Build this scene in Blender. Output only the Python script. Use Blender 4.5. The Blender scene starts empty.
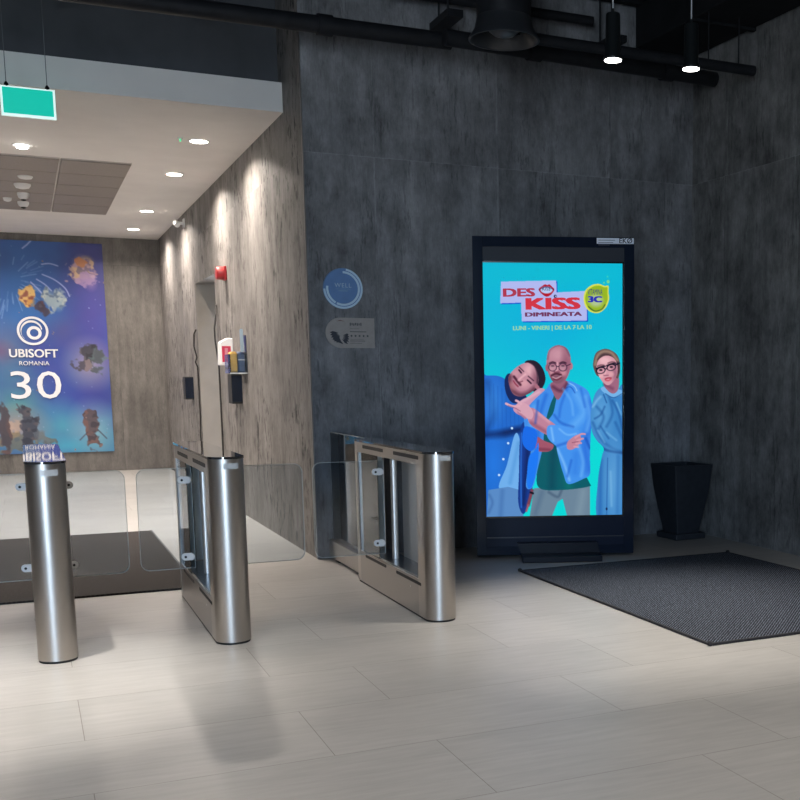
import bpy, bmesh, math, random
import numpy as np
from mathutils import Vector, Matrix
R = math.radians
S = bpy.context.scene
COL = S.collection

# ------------------------------------------------------------------ camera, world, exposure
HC = 1.38
cam = bpy.data.cameras.new('camera'); co = bpy.data.objects.new('camera', cam); COL.objects.link(co)
F, CX, CY = 1105.8, 589.4, 529.5
cam.sensor_fit = 'HORIZONTAL'; cam.sensor_width = 36; cam.lens = F/800*36
cam.shift_x = (400-CX)/800; cam.shift_y = (CY-400)/800
cam.clip_start = .05; cam.clip_end = 200
p, y, r = R(7.898), R(26.913), R(-.152)
fw = Vector((math.sin(y)*math.cos(p), math.cos(y)*math.cos(p), -math.sin(p)))
rt = Vector((math.cos(y), -math.sin(y), 0)); up = rt.cross(fw)
rt2 = rt*math.cos(r)+up*math.sin(r); up2 = -rt*math.sin(r)+up*math.cos(r)
m = Matrix((rt2, up2, -fw)).transposed().to_4x4(); m.translation = (0, 0, HC)
co.matrix_world = m
S.camera = co

S.view_settings.view_transform = 'Standard'; S.view_settings.look = 'None'
S.view_settings.exposure = 0.0; S.view_settings.gamma = 1.0
S.view_settings.use_curve_mapping = False

W = bpy.data.worlds.new('world'); S.world = W; W.use_nodes = True
nt = W.node_tree; bg = nt.nodes['Background']
sky = nt.nodes.new('ShaderNodeTexSky'); sky.sky_type = 'HOSEK_WILKIE'; sky.turbidity = 4
sky.sun_direction = (.3, .5, .8); sky.ground_albedo = .3
hs = nt.nodes.new('ShaderNodeHueSaturation'); hs.inputs['Saturation'].default_value = .72
nt.links.new(sky.outputs['Color'], hs.inputs['Color']); nt.links.new(hs.outputs['Color'], bg.inputs['Color'])
bg.inputs['Strength'].default_value = 135.0

YW, XC, XR, YF = 8.39, 1.925, 5.265, 17.93    # hall front wall, corridor wall, right wall, far corridor wall
ZC = 4.42

def portal(loc, sx, sz):
    l = bpy.data.lights.new('window_portal', 'AREA'); l.shape = 'RECTANGLE'; l.size = sx; l.size_y = sz
    l.cycles.is_portal = True
    o = bpy.data.objects.new('window_portal', l); COL.objects.link(o); o.location = loc
    o.rotation_euler = (R(90), 0, 0)      # light travels to +Y
    return o
WIN = [(-4.15, -3.05, .02, 3.9), (-2.95, -1.8, .02, 3.9)]
for (a, b, c, d) in WIN:
    portal(((a+b)/2, -4.19, (c+d)/2), b-a, d-c).rotation_euler = (R(90), 0, 0)

# ------------------------------------------------------------------ materials
MAT = {}
def N(nt, t, **kw):
    n = nt.nodes.new(t)
    for k, v in kw.items():
        setattr(n, k, v)
    return n
def mat(name, col=(.5,.5,.5), rough=.5, metal=0., spec=None, emit=None, es=1., noise=0., nscale=20., bump=0., coat=0., aniso=0.):
    if name in MAT: return MAT[name]
    m_ = bpy.data.materials.new(name); m_.use_nodes = True; t = m_.node_tree
    b = t.nodes['Principled BSDF']
    b.inputs['Base Color'].default_value = (*col, 1); b.inputs['Roughness'].default_value = rough
    b.inputs['Metallic'].default_value = metal
    if spec is not None: b.inputs['Specular IOR Level'].default_value = spec
    if coat: b.inputs['Coat Weight'].default_value = coat
    if aniso: b.inputs['Anisotropic'].default_value = aniso
    if emit: b.inputs['Emission Color'].default_value = (*emit, 1); b.inputs['Emission Strength'].default_value = es
    tc = N(t, 'ShaderNodeTexCoord'); nz = N(t, 'ShaderNodeTexNoise'); nz.inputs['Scale'].default_value = nscale; nz.inputs['Detail'].default_value = 5
    t.links.new(tc.outputs['Object'], nz.inputs['Vector'])
    if noise:
        cr = N(t, 'ShaderNodeMix', data_type='RGBA', blend_type='MULTIPLY'); cr.inputs[0].default_value = 1
        cr.inputs[6].default_value = (*col, 1)
        mr = N(t, 'ShaderNodeMapRange'); mr.inputs[1].default_value = .3; mr.inputs[2].default_value = .7
        mr.inputs[3].default_value = 1-noise; mr.inputs[4].default_value = 1+noise
        t.links.new(nz.outputs['Fac'], mr.inputs[0]); t.links.new(mr.outputs[0], cr.inputs[7]); t.links.new(cr.outputs[2], b.inputs['Base Color'])
    if bump:
        bp = N(t, 'ShaderNodeBump'); bp.inputs['Strength'].default_value = bump; bp.inputs['Distance'].default_value = .01
        t.links.new(nz.outputs['Fac'], bp.inputs['Height']); t.links.new(bp.outputs[0], b.inputs['Normal'])
    MAT[name] = m_
    return m_

def math_(t, op, a, b=None, c=None):
    n = N(t, 'ShaderNodeMath', operation=op)
    for i, v in enumerate((a, b, c)):
        if v is None: continue
        if isinstance(v, (int, float)): n.inputs[i].default_value = v
        else: t.links.new(v, n.inputs[i])
    return n.outputs[0]

def joint(t, coord, period, off, w):
    """1 on a thin line every period metres"""
    a = math_(t, 'SUBTRACT', coord, off); a = math_(t, 'DIVIDE', a, period)
    f = math_(t, 'FRACT', a); f = math_(t, 'SUBTRACT', f, .5); f = math_(t, 'ABSOLUTE', f)
    return math_(t, 'GREATER_THAN', f, .5-w/2/period)

def concrete(name, axis, joff, base=(.19,.18,.17), dark=.35, streak=.5, jl=1.5):
    m_ = bpy.data.materials.new(name); m_.use_nodes = True; t = m_.node_tree; b = t.nodes['Principled BSDF']
    tc = N(t, 'ShaderNodeTexCoord'); sp = N(t, 'ShaderNodeSeparateXYZ'); t.links.new(tc.outputs['Object'], sp.inputs[0])
    u = sp.outputs[axis] if axis < 3 else math_(t, 'ADD', sp.outputs[0], sp.outputs[1]); z = sp.outputs[2]
    # panel id, so every slab has its own cloud pattern
    pid = math_(t, 'FLOOR', math_(t, 'SUBTRACT', u, joff)); pid2 = math_(t, 'FLOOR', math_(t, 'DIVIDE', z, 3.008))
    def vec(su, sz, k):
        c = N(t, 'ShaderNodeCombineXYZ')
        t.links.new(math_(t, 'MULTIPLY', u, su), c.inputs[0]); t.links.new(math_(t, 'MULTIPLY', z, sz), c.inputs[1])
        t.links.new(math_(t, 'ADD', math_(t, 'MULTIPLY', pid, 3.7*k), math_(t, 'MULTIPLY', pid2, 1.9)), c.inputs[2]); return c.outputs[0]
    def noi(v, sc, det, ro=.5):
        n = N(t, 'ShaderNodeTexNoise'); n.inputs['Scale'].default_value = sc; n.inputs['Detail'].default_value = det; n.inputs['Roughness'].default_value = ro
        t.links.new(v, n.inputs['Vector']); return n.outputs['Fac']
    def rng(v, a, b_, c, d):
        n = N(t, 'ShaderNodeMapRange'); t.links.new(v, n.inputs[0])
        for i, q in enumerate((a, b_, c, d)): n.inputs[i+1].default_value = q
        return n.outputs[0]
    cloud = rng(noi(vec(1, .62, 1), 3.4, 9, .72), .34, .66, 1-dark, 1+dark)
    soft = rng(noi(vec(5, .5, 1), 2.0, 4), .3, .7, .82, 1.18)
    k_ = .42 if axis == 3 else 1.
    st = noi(vec(14*k_, 1.5*(1.4-.4*k_), 1), 2.6, 7, .74)
    st_dark = rng(st, .56, .66, 1., 1-streak*.5)
    fl = noi(vec(26*k_*.7, 2.6, 2), 2.2, 5, .7); clus = rng(noi(vec(2.2*k_, .8, 3), 2.0, 4), .45, .6, .15, 1.)
    st_dark = math_(t, 'MULTIPLY', st_dark, math_(t, 'SUBTRACT', 1., math_(t, 'MULTIPLY', math_(t, 'MULTIPLY', rng(fl, .53, .60, 0., streak), clus), 1.)))
    fine = rng(noi(vec(40, 6, 1), 3, 5, .7), .35, .65, .9, 1.1)
    v = math_(t, 'MULTIPLY', cloud, soft); v = math_(t, 'MULTIPLY', v, st_dark); v = math_(t, 'MULTIPLY', v, fine)
    ju = joint(t, u, .996, joff, .006); jz = joint(t, z, 3.008, 0, .007); j = math_(t, 'MAXIMUM', ju, jz)
    jf = math_(t, 'ADD', math_(t, 'MULTIPLY', j, jl-1), 1)
    v = math_(t, 'MULTIPLY', v, jf)
    mx = N(t, 'ShaderNodeMix', data_type='RGBA', blend_type='MULTIPLY'); mx.inputs[0].default_value = 1; mx.inputs[6].default_value = (*base, 1)
    t.links.new(v, mx.inputs[7]); t.links.new(mx.outputs[2], b.inputs['Base Color'])
    b.inputs['Roughness'].default_value = .6; b.inputs['Specular IOR Level'].default_value = .35
    bp = N(t, 'ShaderNodeBump'); bp.inputs['Strength'].default_value = .25; bp.inputs['Distance'].default_value = .006
    t.links.new(v, bp.inputs['Height']); t.links.new(bp.outputs[0], b.inputs['Normal'])
    return m_

def floor_mat():
    m_ = bpy.data.materials.new('porcelain_floor'); m_.use_nodes = True; t = m_.node_tree; b = t.nodes['Principled BSDF']
    tc = N(t, 'ShaderNodeTexCoord'); mp = N(t, 'ShaderNodeMapping'); mp.inputs['Location'].default_value = (-.124, -2.695, 0)
    t.links.new(tc.outputs['Object'], mp.inputs[0])
    br = N(t, 'ShaderNodeTexBrick', offset=.325, offset_frequency=2, squash=1.0)
    br.inputs['Scale'].default_value = 1; br.inputs['Brick Width'].default_value = 1.203; br.inputs['Row Height'].default_value = .6093
    br.inputs['Mortar Size'].default_value = .0014; br.inputs['Mortar Smooth'].default_value = 0; br.inputs['Bias'].default_value = 0
    br.inputs['Color1'].default_value = (.375, .362, .345, 1); br.inputs['Color2'].default_value = (.42, .405, .385, 1); br.inputs['Mortar'].default_value = (.16, .14, .12, 1)
    t.links.new(mp.outputs[0], br.inputs['Vector'])
    mp2 = N(t, 'ShaderNodeMapping'); mp2.inputs['Scale'].default_value = (1.2, 9, 1); t.links.new(tc.outputs['Object'], mp2.inputs[0])
    nz = N(t, 'ShaderNodeTexNoise'); nz.inputs['Scale'].default_value = 3; nz.inputs['Detail'].default_value = 6; nz.inputs['Roughness'].default_value = .65
    t.links.new(mp2.outputs[0], nz.inputs['Vector'])
    mr = N(t, 'ShaderNodeMapRange'); mr.inputs[1].default_value = .3; mr.inputs[2].default_value = .7; mr.inputs[3].default_value = .9; mr.inputs[4].default_value = 1.08
    t.links.new(nz.outputs['Fac'], mr.inputs[0])
    nz2 = N(t, 'ShaderNodeTexNoise'); nz2.inputs['Scale'].default_value = 1.7; nz2.inputs['Detail'].default_value = 3; t.links.new(tc.outputs['Object'], nz2.inputs['Vector'])
    mr2 = N(t, 'ShaderNodeMapRange'); mr2.inputs[1].default_value = .3; mr2.inputs[2].default_value = .7; mr2.inputs[3].default_value = .93; mr2.inputs[4].default_value = 1.06
    t.links.new(nz2.outputs['Fac'], mr2.inputs[0])
    mx = N(t, 'ShaderNodeMix', data_type='RGBA', blend_type='MULTIPLY'); mx.inputs[0].default_value = 1
    t.links.new(br.outputs['Color'], mx.inputs[6]); t.links.new(math_(t, 'MULTIPLY', mr.outputs[0], mr2.outputs[0]), mx.inputs[7]); t.links.new(mx.outputs[2], b.inputs['Base Color'])
    b.inputs['Roughness'].default_value = .42; b.inputs['Specular IOR Level'].default_value = .5
    bp = N(t, 'ShaderNodeBump'); bp.inputs['Strength'].default_value = .08; bp.inputs['Distance'].default_value = .004
    t.links.new(nz.outputs['Fac'], bp.inputs['Height']); t.links.new(bp.outputs[0], b.inputs['Normal'])
    return m_

def steel_mat(name, col=(.52,.50,.48), rough=.3, vert=True):
    m_ = bpy.data.materials.new(name); m_.use_nodes = True; t = m_.node_tree; b = t.nodes['Principled BSDF']
    b.inputs['Metallic'].default_value = 1; b.inputs['Base Color'].default_value = (*col, 1)
    tc = N(t, 'ShaderNodeTexCoord'); mp = N(t, 'ShaderNodeMapping'); mp.inputs['Scale'].default_value = (220, 220, 220)
    t.links.new(tc.outputs['Object'], mp.inputs[0])
    nz = N(t, 'ShaderNodeTexNoise'); nz.inputs['Scale'].default_value = 1; nz.inputs['Detail'].default_value = 2; t.links.new(mp.outputs[0], nz.inputs['Vector'])
    mr = N(t, 'ShaderNodeMapRange'); mr.inputs[3].default_value = rough-.02; mr.inputs[4].default_value = rough+.03
    b.inputs['Roughness'].default_value = rough
    MAT[name] = m_
    return m_

def glass_mat(name, tint=(.80,.90,.92), refl=1.0):
    """thin architectural pane: Fresnel reflection over a tinted see-through"""
    m_ = bpy.data.materials.new(name); m_.use_nodes = True; t = m_.node_tree
    t.nodes.clear(); out = N(t, 'ShaderNodeOutputMaterial')
    tr = N(t, 'ShaderNodeBsdfTransparent'); tr.inputs[0].default_value = (*tint, 1)
    gl = N(t, 'ShaderNodeBsdfGlossy'); gl.inputs['Roughness'].default_value = .02; gl.inputs[0].default_value = (refl, refl, refl, 1)
    fr = N(t, 'ShaderNodeFresnel'); fr.inputs[0].default_value = 1.5
    geo = N(t, 'ShaderNodeNewGeometry'); 
    mxn = N(t, 'ShaderNodeMixShader'); t.links.new(fr.outputs[0], mxn.inputs[0]); t.links.new(tr.outputs[0], mxn.inputs[1]); t.links.new(gl.outputs[0], mxn.inputs[2])
    t.links.new(mxn.outputs[0], out.inputs[0])
    MAT[name] = m_
    return m_

def vcol_mat(name, strength, base=False, rough=.5):
    m_ = bpy.data.materials.new(name); m_.use_nodes = True; t = m_.node_tree; b = t.nodes['Principled BSDF']
    at = N(t, 'ShaderNodeAttribute', attribute_name='pic')
    b.inputs['Roughness'].default_value = rough
    if base: t.links.new(at.outputs['Color'], b.inputs['Base Color'])
    else:
        b.inputs['Base Color'].default_value = (.01,.01,.01,1); t.links.new(at.outputs['Color'], b.inputs['Emission Color']); b.inputs['Emission Strength'].default_value = strength; b.inputs['Specular IOR Level'].default_value = .1
    return m_

M_front = concrete('concrete_panel_front', 0, .464, base=(.185,.187,.197), dark=.44, streak=.4, jl=1.25)  # same panels as the corridor; bluish base stands in for the display's glow
M_right = concrete('concrete_panel_right', 1, .89, base=(.19,.188,.185), dark=.55, streak=.45, jl=1.3)
M_corr = concrete('concrete_panel_corridor', 3, .41, base=(.20,.187,.177), dark=.32, streak=.92, jl=1.1)
M_far = concrete('concrete_panel_far', 0, .3, base=(.15,.137,.125), dark=.25, streak=.2, jl=.8)
M_floor = floor_mat()
M_plaster = mat('painted_plaster', (.76,.74,.72), .8, noise=.03, nscale=3)
M_header = mat('dark_paint', (.075,.08,.09), .8, noise=.12, nscale=4)
M_black = mat('matt_black', (.012,.012,.013), .6, noise=.3, nscale=6)
M_black2 = mat('black_metal', (.014,.015,.018), .5, spec=.2, noise=.2, nscale=12)
M_deck = mat('black_deck', (.014,.015,.017), .8, spec=.1, noise=.2, nscale=5)
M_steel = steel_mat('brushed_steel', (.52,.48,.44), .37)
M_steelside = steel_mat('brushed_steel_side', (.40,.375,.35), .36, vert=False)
M_chrome = mat('polished_steel', (.75,.75,.75), .12, 1)
M_bglass = mat('black_glass', (.008,.008,.010), .03, spec=.8)
M_topglass = mat('black_glass_top', (.02,.02,.022), .025, spec=1.0, coat=1)
M_glass = glass_mat('clear_glass', (.86,.90,.93))
M_glass2 = glass_mat('barrier_glass', (.78,.86,.92))
M_white = mat('white_plastic', (.75,.75,.74), .4)
M_edge = mat('glass_edge', (.42,.46,.46), .3)
M_lamp_w = mat('lamp_diffuser', (.9,.9,.9), .5, emit=(1,.93,.82), es=30)
M_lamp_c = mat('pendant_diffuser', (.9,.9,.9), .5, emit=(1,.97,.92), es=9)

# ------------------------------------------------------------------ mesh helpers
def tag(o, label=None, cat=None, group=None, kind=None):
    if label: o['label'] = label
    if cat: o['category'] = cat
    if group: o['group'] = group
    if kind: o['kind'] = kind
    return o
def empty(name, loc=(0,0,0), rz=0):
    o = bpy.data.objects.new(name, None); COL.objects.link(o); o.location = loc; o.rotation_euler = (0,0,rz); o.empty_display_size = .1
    return o
def mesh(name, bm, mats, parent=None, loc=(0,0,0), bevel=0., seg=2, smooth=False, rot=(0,0,0)):
    me = bpy.data.meshes.new(name); bmesh.ops.recalc_face_normals(bm, faces=bm.faces[:]); bm.to_mesh(me); bm.free()
    if not isinstance(mats, (list, tuple)): mats = [mats]
    for q in mats: me.materials.append(q)
    o = bpy.data.objects.new(name, me); COL.objects.link(o); o.location = loc; o.rotation_euler = rot
    if smooth:
        for pl in me.polygons: pl.use_smooth = True
        me.set_sharp_from_angle(angle=R(38))
    if bevel:
        b = o.modifiers.new('bevel', 'BEVEL'); b.width = bevel; b.segments = seg; b.limit_method = 'ANGLE'; b.angle_limit = R(40)
    if parent: o.parent = parent
    return o
def box(bm, x0, x1, y0, y1, z0, z1, mi=0):
    vs = [bm.verts.new((x, y_, z)) for z in (z0, z1) for y_ in (y0, y1) for x in (x0, x1)]
    for f in ((0,2,3,1),(4,5,7,6),(0,1,5,4),(2,6,7,3),(0,4,6,2),(1,3,7,5)):
        bm.faces.new([vs[i] for i in f]).material_index = mi
    return bm
def BOX(*a): return box(bmesh.new(), *a)
def cyl(bm, p0, p1, r0, r1=None, n=20, cap=True, mi=0):
    r1 = r0 if r1 is None else r1
    p0, p1 = Vector(p0), Vector(p1); d = (p1-p0).normalized(); a = d.orthogonal().normalized(); b = d.cross(a)
    r_ = []
    for pp, rr in ((p0, r0), (p1, r1)):
        r_.append([bm.verts.new(pp+(a*math.cos(2*math.pi*i/n)+b*math.sin(2*math.pi*i/n))*rr) for i in range(n)])
    for i in range(n): bm.faces.new((r_[0][i], r_[0][(i+1)%n], r_[1][(i+1)%n], r_[1][i])).material_index = mi
    if cap: bm.faces.new(r_[0][::-1]).material_index = mi; bm.faces.new(r_[1]).material_index = mi
    return bm
def lathe(bm, prof, c=(0,0,0), n=32, axis='z', mi=0):
    rings = []
    for (rr, zz) in prof:
        ring = []
        for i in range(n):
            a = 2*math.pi*i/n; q = (rr*math.cos(a), rr*math.sin(a), zz)
            if axis == 'y': q = (q[0], q[2], q[1])
            if axis == 'x': q = (q[2], q[0], q[1])
            ring.append(bm.verts.new((c[0]+q[0], c[1]+q[1], c[2]+q[2])))
        rings.append(ring)
    for a_, b_ in zip(rings[:-1], rings[1:]):
        for i in range(n): bm.faces.new((a_[i], a_[(i+1)%n], b_[(i+1)%n], b_[i])).material_index = mi
    bm.faces.new(rings[0][::-1]).material_index = mi; bm.faces.new(rings[-1]).material_index = mi
    return bm
def prism(bm, pts, z0, z1, mi=0, axis='z'):
    """pts 2D outline; axis z: (x,y) extruded in z; axis y: (x,z) extruded in y; axis x: (y,z) extruded in x"""
    def P(a, b, c):
        return (a, b, c) if axis == 'z' else ((a, c, b) if axis == 'y' else (c, a, b))
    lo = [bm.verts.new(P(a, b, z0)) for a, b in pts]; hi = [bm.verts.new(P(a, b, z1)) for a, b in pts]
    n = len(pts)
    for i in range(n): bm.faces.new((lo[i], lo[(i+1)%n], hi[(i+1)%n], hi[i])).material_index = mi
    bm.faces.new(lo[::-1]).material_index = mi; bm.faces.new(hi).material_index = mi
    return bm
def rrect(x0, x1, y0, y1, r_, corners=(1,1,1,1), n=6):
    out = []
    for k, (cx, cy, a0) in enumerate(((x1-r_, y1-r_, 0), (x0+r_, y1-r_, 90), (x0+r_, y0+r_, 180), (x1-r_, y0+r_, 270))):
        if corners[k]:
            for i in range(n+1):
                a = R(a0+90*i/n); out.append((cx+r_*math.cos(a), cy+r_*math.sin(a)))
        else: out.append(((x1,y1),(x0,y1),(x0,y0),(x1,y0))[k])
    return out
def tree(o, parent=None, link=True):
    c = o.copy(); COL.objects.link(c)
    if parent is not None: c.parent = parent
    for ch in list(o.children): tree(ch, c)
    return c
def text(name, s, size, m_, parent, loc, rot=(R(90),0,0), bold=0., ext=.001, align='CENTER', sx=1., space=1., shear=0.):
    cu = bpy.data.curves.new('t', 'FONT'); cu.body = s; cu.size = size; cu.offset = 0; cu.extrude = ext
    cu.align_x = align; cu.align_y = 'CENTER'; cu.space_character = space; cu.shear = shear; cu.resolution_u = 3
    to = bpy.data.objects.new('t', cu); COL.objects.link(to)
    dg = bpy.context.evaluated_depsgraph_get(); me = bpy.data.meshes.new_from_object(to.evaluated_get(dg))
    bpy.data.objects.remove(to); bpy.data.curves.remove(cu)
    me.name = name
    if bold:
        b_ = bmesh.new()
        for k_, (dx_, dy_) in enumerate(((-1,-.5),(1,-.5),(-1,.5),(1,.5),(0,0))):
            n0 = len(b_.verts); b_.from_mesh(me); b_.verts.ensure_lookup_table()
            for v in b_.verts[n0:]: v.co.x += dx_*bold; v.co.y += dy_*bold; v.co.z += k_*bold*.12
        b_.to_mesh(me); b_.free()
    me.materials.clear(); me.materials.append(m_)
    o = bpy.data.objects.new(name, me); COL.objects.link(o); o.parent = parent; o.location = loc; o.rotation_euler = rot; o.scale = (sx, 1, 1)
    return o

# ------------------------------------------------------------------ picture painter (for the display and the wall banner)
class Canvas:
    def __init__(s, x0, y0, x1, y1, k):
        s.x0, s.y0, s.k = x0, y0, k; s.w = int(round((x1-x0)*k)); s.h = int(round((y1-y0)*k))
        s.a = np.zeros((s.h, s.w, 3)); s.X, s.Y = np.meshgrid(x0+(np.arange(s.w)+.5)/k, y0+(np.arange(s.h)+.5)/k)
    @staticmethod
    def spl(pts, n=6, closed=True):
        P = np.array(pts, float); L = len(P); out = []
        rngi = range(L) if closed else range(L-1)
        for i in rngi:
            if closed: a, b, c, d = P[(i-1)%L], P[i], P[(i+1)%L], P[(i+2)%L]
            else: a, b, c, d = P[max(i-1,0)], P[i], P[i+1], P[min(i+2,L-1)]
            for t in np.arange(n)/n:
                out.append(.5*((2*b)+(-a+c)*t+(2*a-5*b+4*c-d)*t*t+(-a+3*b-3*c+d)*t**3))
        if not closed: out.append(P[-1])
        return np.array(out)
    def mpoly(s, pts, smooth=True):
        P = s.spl(pts) if smooth else np.array(pts, float)
        acc = np.zeros((s.h, s.w)); e = .25/s.k
        for dx, dy in ((-e,-e),(e,-e),(-e,e),(e,e)):
            X, Y = s.X+dx, s.Y+dy; ins = np.zeros((s.h, s.w), bool)
            for i in range(len(P)):
                (xa, ya), (xb, yb) = P[i], P[(i+1)%len(P)]
                if ya == yb: continue
                c = ((ya > Y) != (yb > Y)) & (X < (xb-xa)*(Y-ya)/(yb-ya)+xa); ins ^= c
            acc += ins
        return acc/4
    def mell(s, cx, cy, rx, ry, rot=0, soft=.5):
        c, n = math.cos(R(rot)), math.sin(R(rot)); dx, dy = s.X-cx, s.Y-cy
        u, v = (dx*c+dy*n)/rx, (-dx*n+dy*c)/ry; d = np.sqrt(u*u+v*v); w = soft/min(rx, ry)
        return np.clip((1+w/2-d)/w, 0, 1)
    def mline(s, pts, width, soft=.6, smooth=True):
        P = s.spl(pts, 5, False) if smooth and len(pts) > 2 else np.array(pts, float)
        d = np.full((s.h, s.w), 1e9)
        for (xa, ya), (xb, yb) in zip(P[:-1], P[1:]):
            dx, dy = xb-xa, yb-ya; L = dx*dx+dy*dy+1e-9
            t = np.clip(((s.X-xa)*dx+(s.Y-ya)*dy)/L, 0, 1); d = np.minimum(d, np.hypot(s.X-xa-t*dx, s.Y-ya-t*dy))
        return np.clip((width/2+soft/2-d)/soft, 0, 1)
    def put(s, mask, col, alpha=1., clip=None):
        if clip is not None: mask = mask*clip
        mask = (mask*alpha)[..., None]; s.a = s.a*(1-mask)+np.array(col)/255.*mask
    def noise(s, seed, cells, oct=4):
        rs = np.random.RandomState(seed); out = 0; amp = 1; tot = 0
        for o in range(oct):
            g = rs.rand(int(cells*2**o*s.h/s.w)+3, int(cells*2**o)+3)
            yy = np.linspace(0, g.shape[0]-2.001, s.h); xx = np.linspace(0, g.shape[1]-2.001, s.w)
            yi, xi = yy.astype(int), xx.astype(int); fy, fx = (yy-yi)[:,None], (xx-xi)[None]
            fy, fx = fy*fy*(3-2*fy), fx*fx*(3-2*fx)
            v = g[yi][:,xi]*(1-fy)*(1-fx)+g[yi+1][:,xi]*fy*(1-fx)+g[yi][:,xi+1]*(1-fy)*fx+g[yi+1][:,xi+1]*fy*fx
            out = out+v*amp; tot += amp; amp *= .5
        return out/tot
    def mesh(s, name, X0, X1, Z0, Z1, m_, parent, yoff, loc=(0,0,0)):
        """thin board in the local XZ plane facing -Y whose colours are the picture"""
        w, h = s.w, s.h
        xs = np.linspace(X0, X1, w); zs = np.linspace(Z1, Z0, h)
        v = np.zeros((h, w, 3)); v[...,0] = xs[None]; v[...,1] = yoff; v[...,2] = zs[:,None]
        idx = np.arange(w*h).reshape(h, w)
        f = np.stack([idx[:-1,:-1], idx[1:,:-1], idx[1:,1:], idx[:-1,1:]], -1).reshape(-1, 4)
        me = bpy.data.meshes.new(name); me.vertices.add(w*h); me.vertices.foreach_set('co', v.ravel())
        nf = len(f); me.loops.add(nf*4); me.loops.foreach_set('vertex_index', f.ravel()); me.polygons.add(nf)
        me.polygons.foreach_set('loop_start', np.arange(0, nf*4, 4)); me.update(calc_edges=True)
        at = me.color_attributes.new('pic', 'FLOAT_COLOR', 'POINT')
        c = np.clip(s.a, 0, 1); lin = np.where(c <= .04045, c/12.92, ((c+.055)/1.055)**2.4)
        at.data.foreach_set('color', np.concatenate([lin, np.ones((h, w, 1))], -1).ravel())
        me.materials.append(m_)
        o = bpy.data.objects.new(name, me); COL.objects.link(o); o.location = loc
        if parent: o.parent = parent
        return o

# ------------------------------------------------------------------ the setting
def struct(name, bm, m_, **k): return tag(mesh(name, bm, m_, **k), kind='structure')
struct('floor', BOX(-4.2, 5.5, -4.4, 18.2, -.12, 0), M_floor)
struct('ceiling', BOX(-4.2, 5.5, -4.4, 9.35, ZC, ZC+.1), M_deck)
# front wall of the hall; the corridor opens to its left
struct('wall_front', BOX(XC, 5.5, YW, YW+.02, 0, ZC), M_front)
# corridor wall with a deep doorway recess between y 12.75 and 14.25
bm = bmesh.new()
for a in ((XC, 2.3, YW+.02, 12.75, 0, ZC), (XC, 2.3, 14.25, YF+.2, 0, ZC), (XC, 2.3, 12.75, 14.25, 2.49, ZC), (2.5, 2.62, 12.6, 14.4, 0, 2.8)):
    box(bm, *a)
struct('wall_corridor', bm, M_corr)
struct('trim_3', BOX(XC+.002, 2.3, 14.236, 14.2495, .001, 2.489), mat('recess_render', (.30,.265,.225), .7, noise=.08, nscale=4))
struct('wall_right', BOX(XR, XR+.15, -4.2, YW, 0, ZC), M_right)
struct('wall_far', BOX(-2.4, XC, YF, YF+.2, 0, 3.5), M_far)
struct('wall_header', BOX(-4.2, XC, 9.13, 9.33, 3.5, ZC), M_header)
struct('wall_left', BOX(-4.35, -4.2, -4.2, 9.33, 0, ZC), M_right)
bm = BOX(-4.2, -2.2, 9.13, 9.33, 0, 3.5); box(bm, -2.4, -2.2, 9.33, YF, 0, 3.5)
struct('wall_corridor_left', bm, M_corr)
# soffit of the corridor
struct('ceiling', BOX(-2.2, XC-.002, 8.99, YF, 3.4, 3.62), M_plaster)
struct('trim_1', BOX(XC-.003, XC+.006, YW-.003, YW+.012, 0, 3.9), mat('trim_metal', (.32,.30,.28), .35, .8))
# back wall behind the camera with three glazed entrance openings
bm = bmesh.new(); xs = [-4.2]+[v for w_ in WIN for v in w_[:2]]+[XR]
for i in range(0, len(xs), 2): box(bm, xs[i], xs[i+1], -4.4, -4.2, 0, ZC)
for w_ in WIN: box(bm, w_[0], w_[1], -4.4, -4.2, w_[3], ZC)
struct('wall_back', bm, M_right)
for i, (a, b, c, d) in enumerate(WIN):
    bm = bmesh.new()
    for q in ((a, a+.06, c, d), (b-.06, b, c, d), (a+.06, b-.06, d-.06, d), (a+.06, b-.06, c, c+.06)): box(bm, q[0], q[1], -4.36, -4.28, q[2], q[3])
    w_ = struct('window_%d' % (i+1), bm, M_black2)
    g = mesh('pane', BOX(a+.05, b-.05, -4.325, -4.315, c+.05, d-.05), M_glass, w_)

# ------------------------------------------------------------------ black services under the hall ceiling
def pipe(name, p0, p1, r_, label, cat, m_=M_black2, group=None, couplings=0):
    o = empty(name, p0); d = Vector(p1)-Vector(p0)
    mesh('pipe_body', cyl(bmesh.new(), (0,0,0), d, r_, n=20), m_, o, smooth=True)
    for k in range(couplings):
        t0 = d*((k+.6)/couplings); u = d.normalized()*.05
        mesh('coupling', cyl(bmesh.new(), t0-u, t0+u, r_*1.22, n=20), m_, o, smooth=True)
    return tag(o, label, cat, group)
pipe('ceiling_pipe', (-3.9, 7.9, 3.70), (2.9, 7.9, 3.765), .058, 'thick black pipe running over the corridor opening under the ceiling', 'pipe', couplings=3)
pipe('ceiling_pipe', (2.8, 7.74, 3.74), (5.16, 7.9, 3.76), .058, 'thick black pipe hanging above the large display, ending in the corner', 'pipe', couplings=2)
pipe('ceiling_pipe', (-3.9, 8.2, 4.12), (4.2, 8.2, 4.16), .035, 'thin black pipe, higher of the two above the corridor opening', 'pipe')
pipe('ceiling_pipe', (2.9, 7.3, 3.68), (5.12, 7.3, 3.68), .038, 'short black pipe rail hung on wires behind the pendant lamps', 'pipe')
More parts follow.
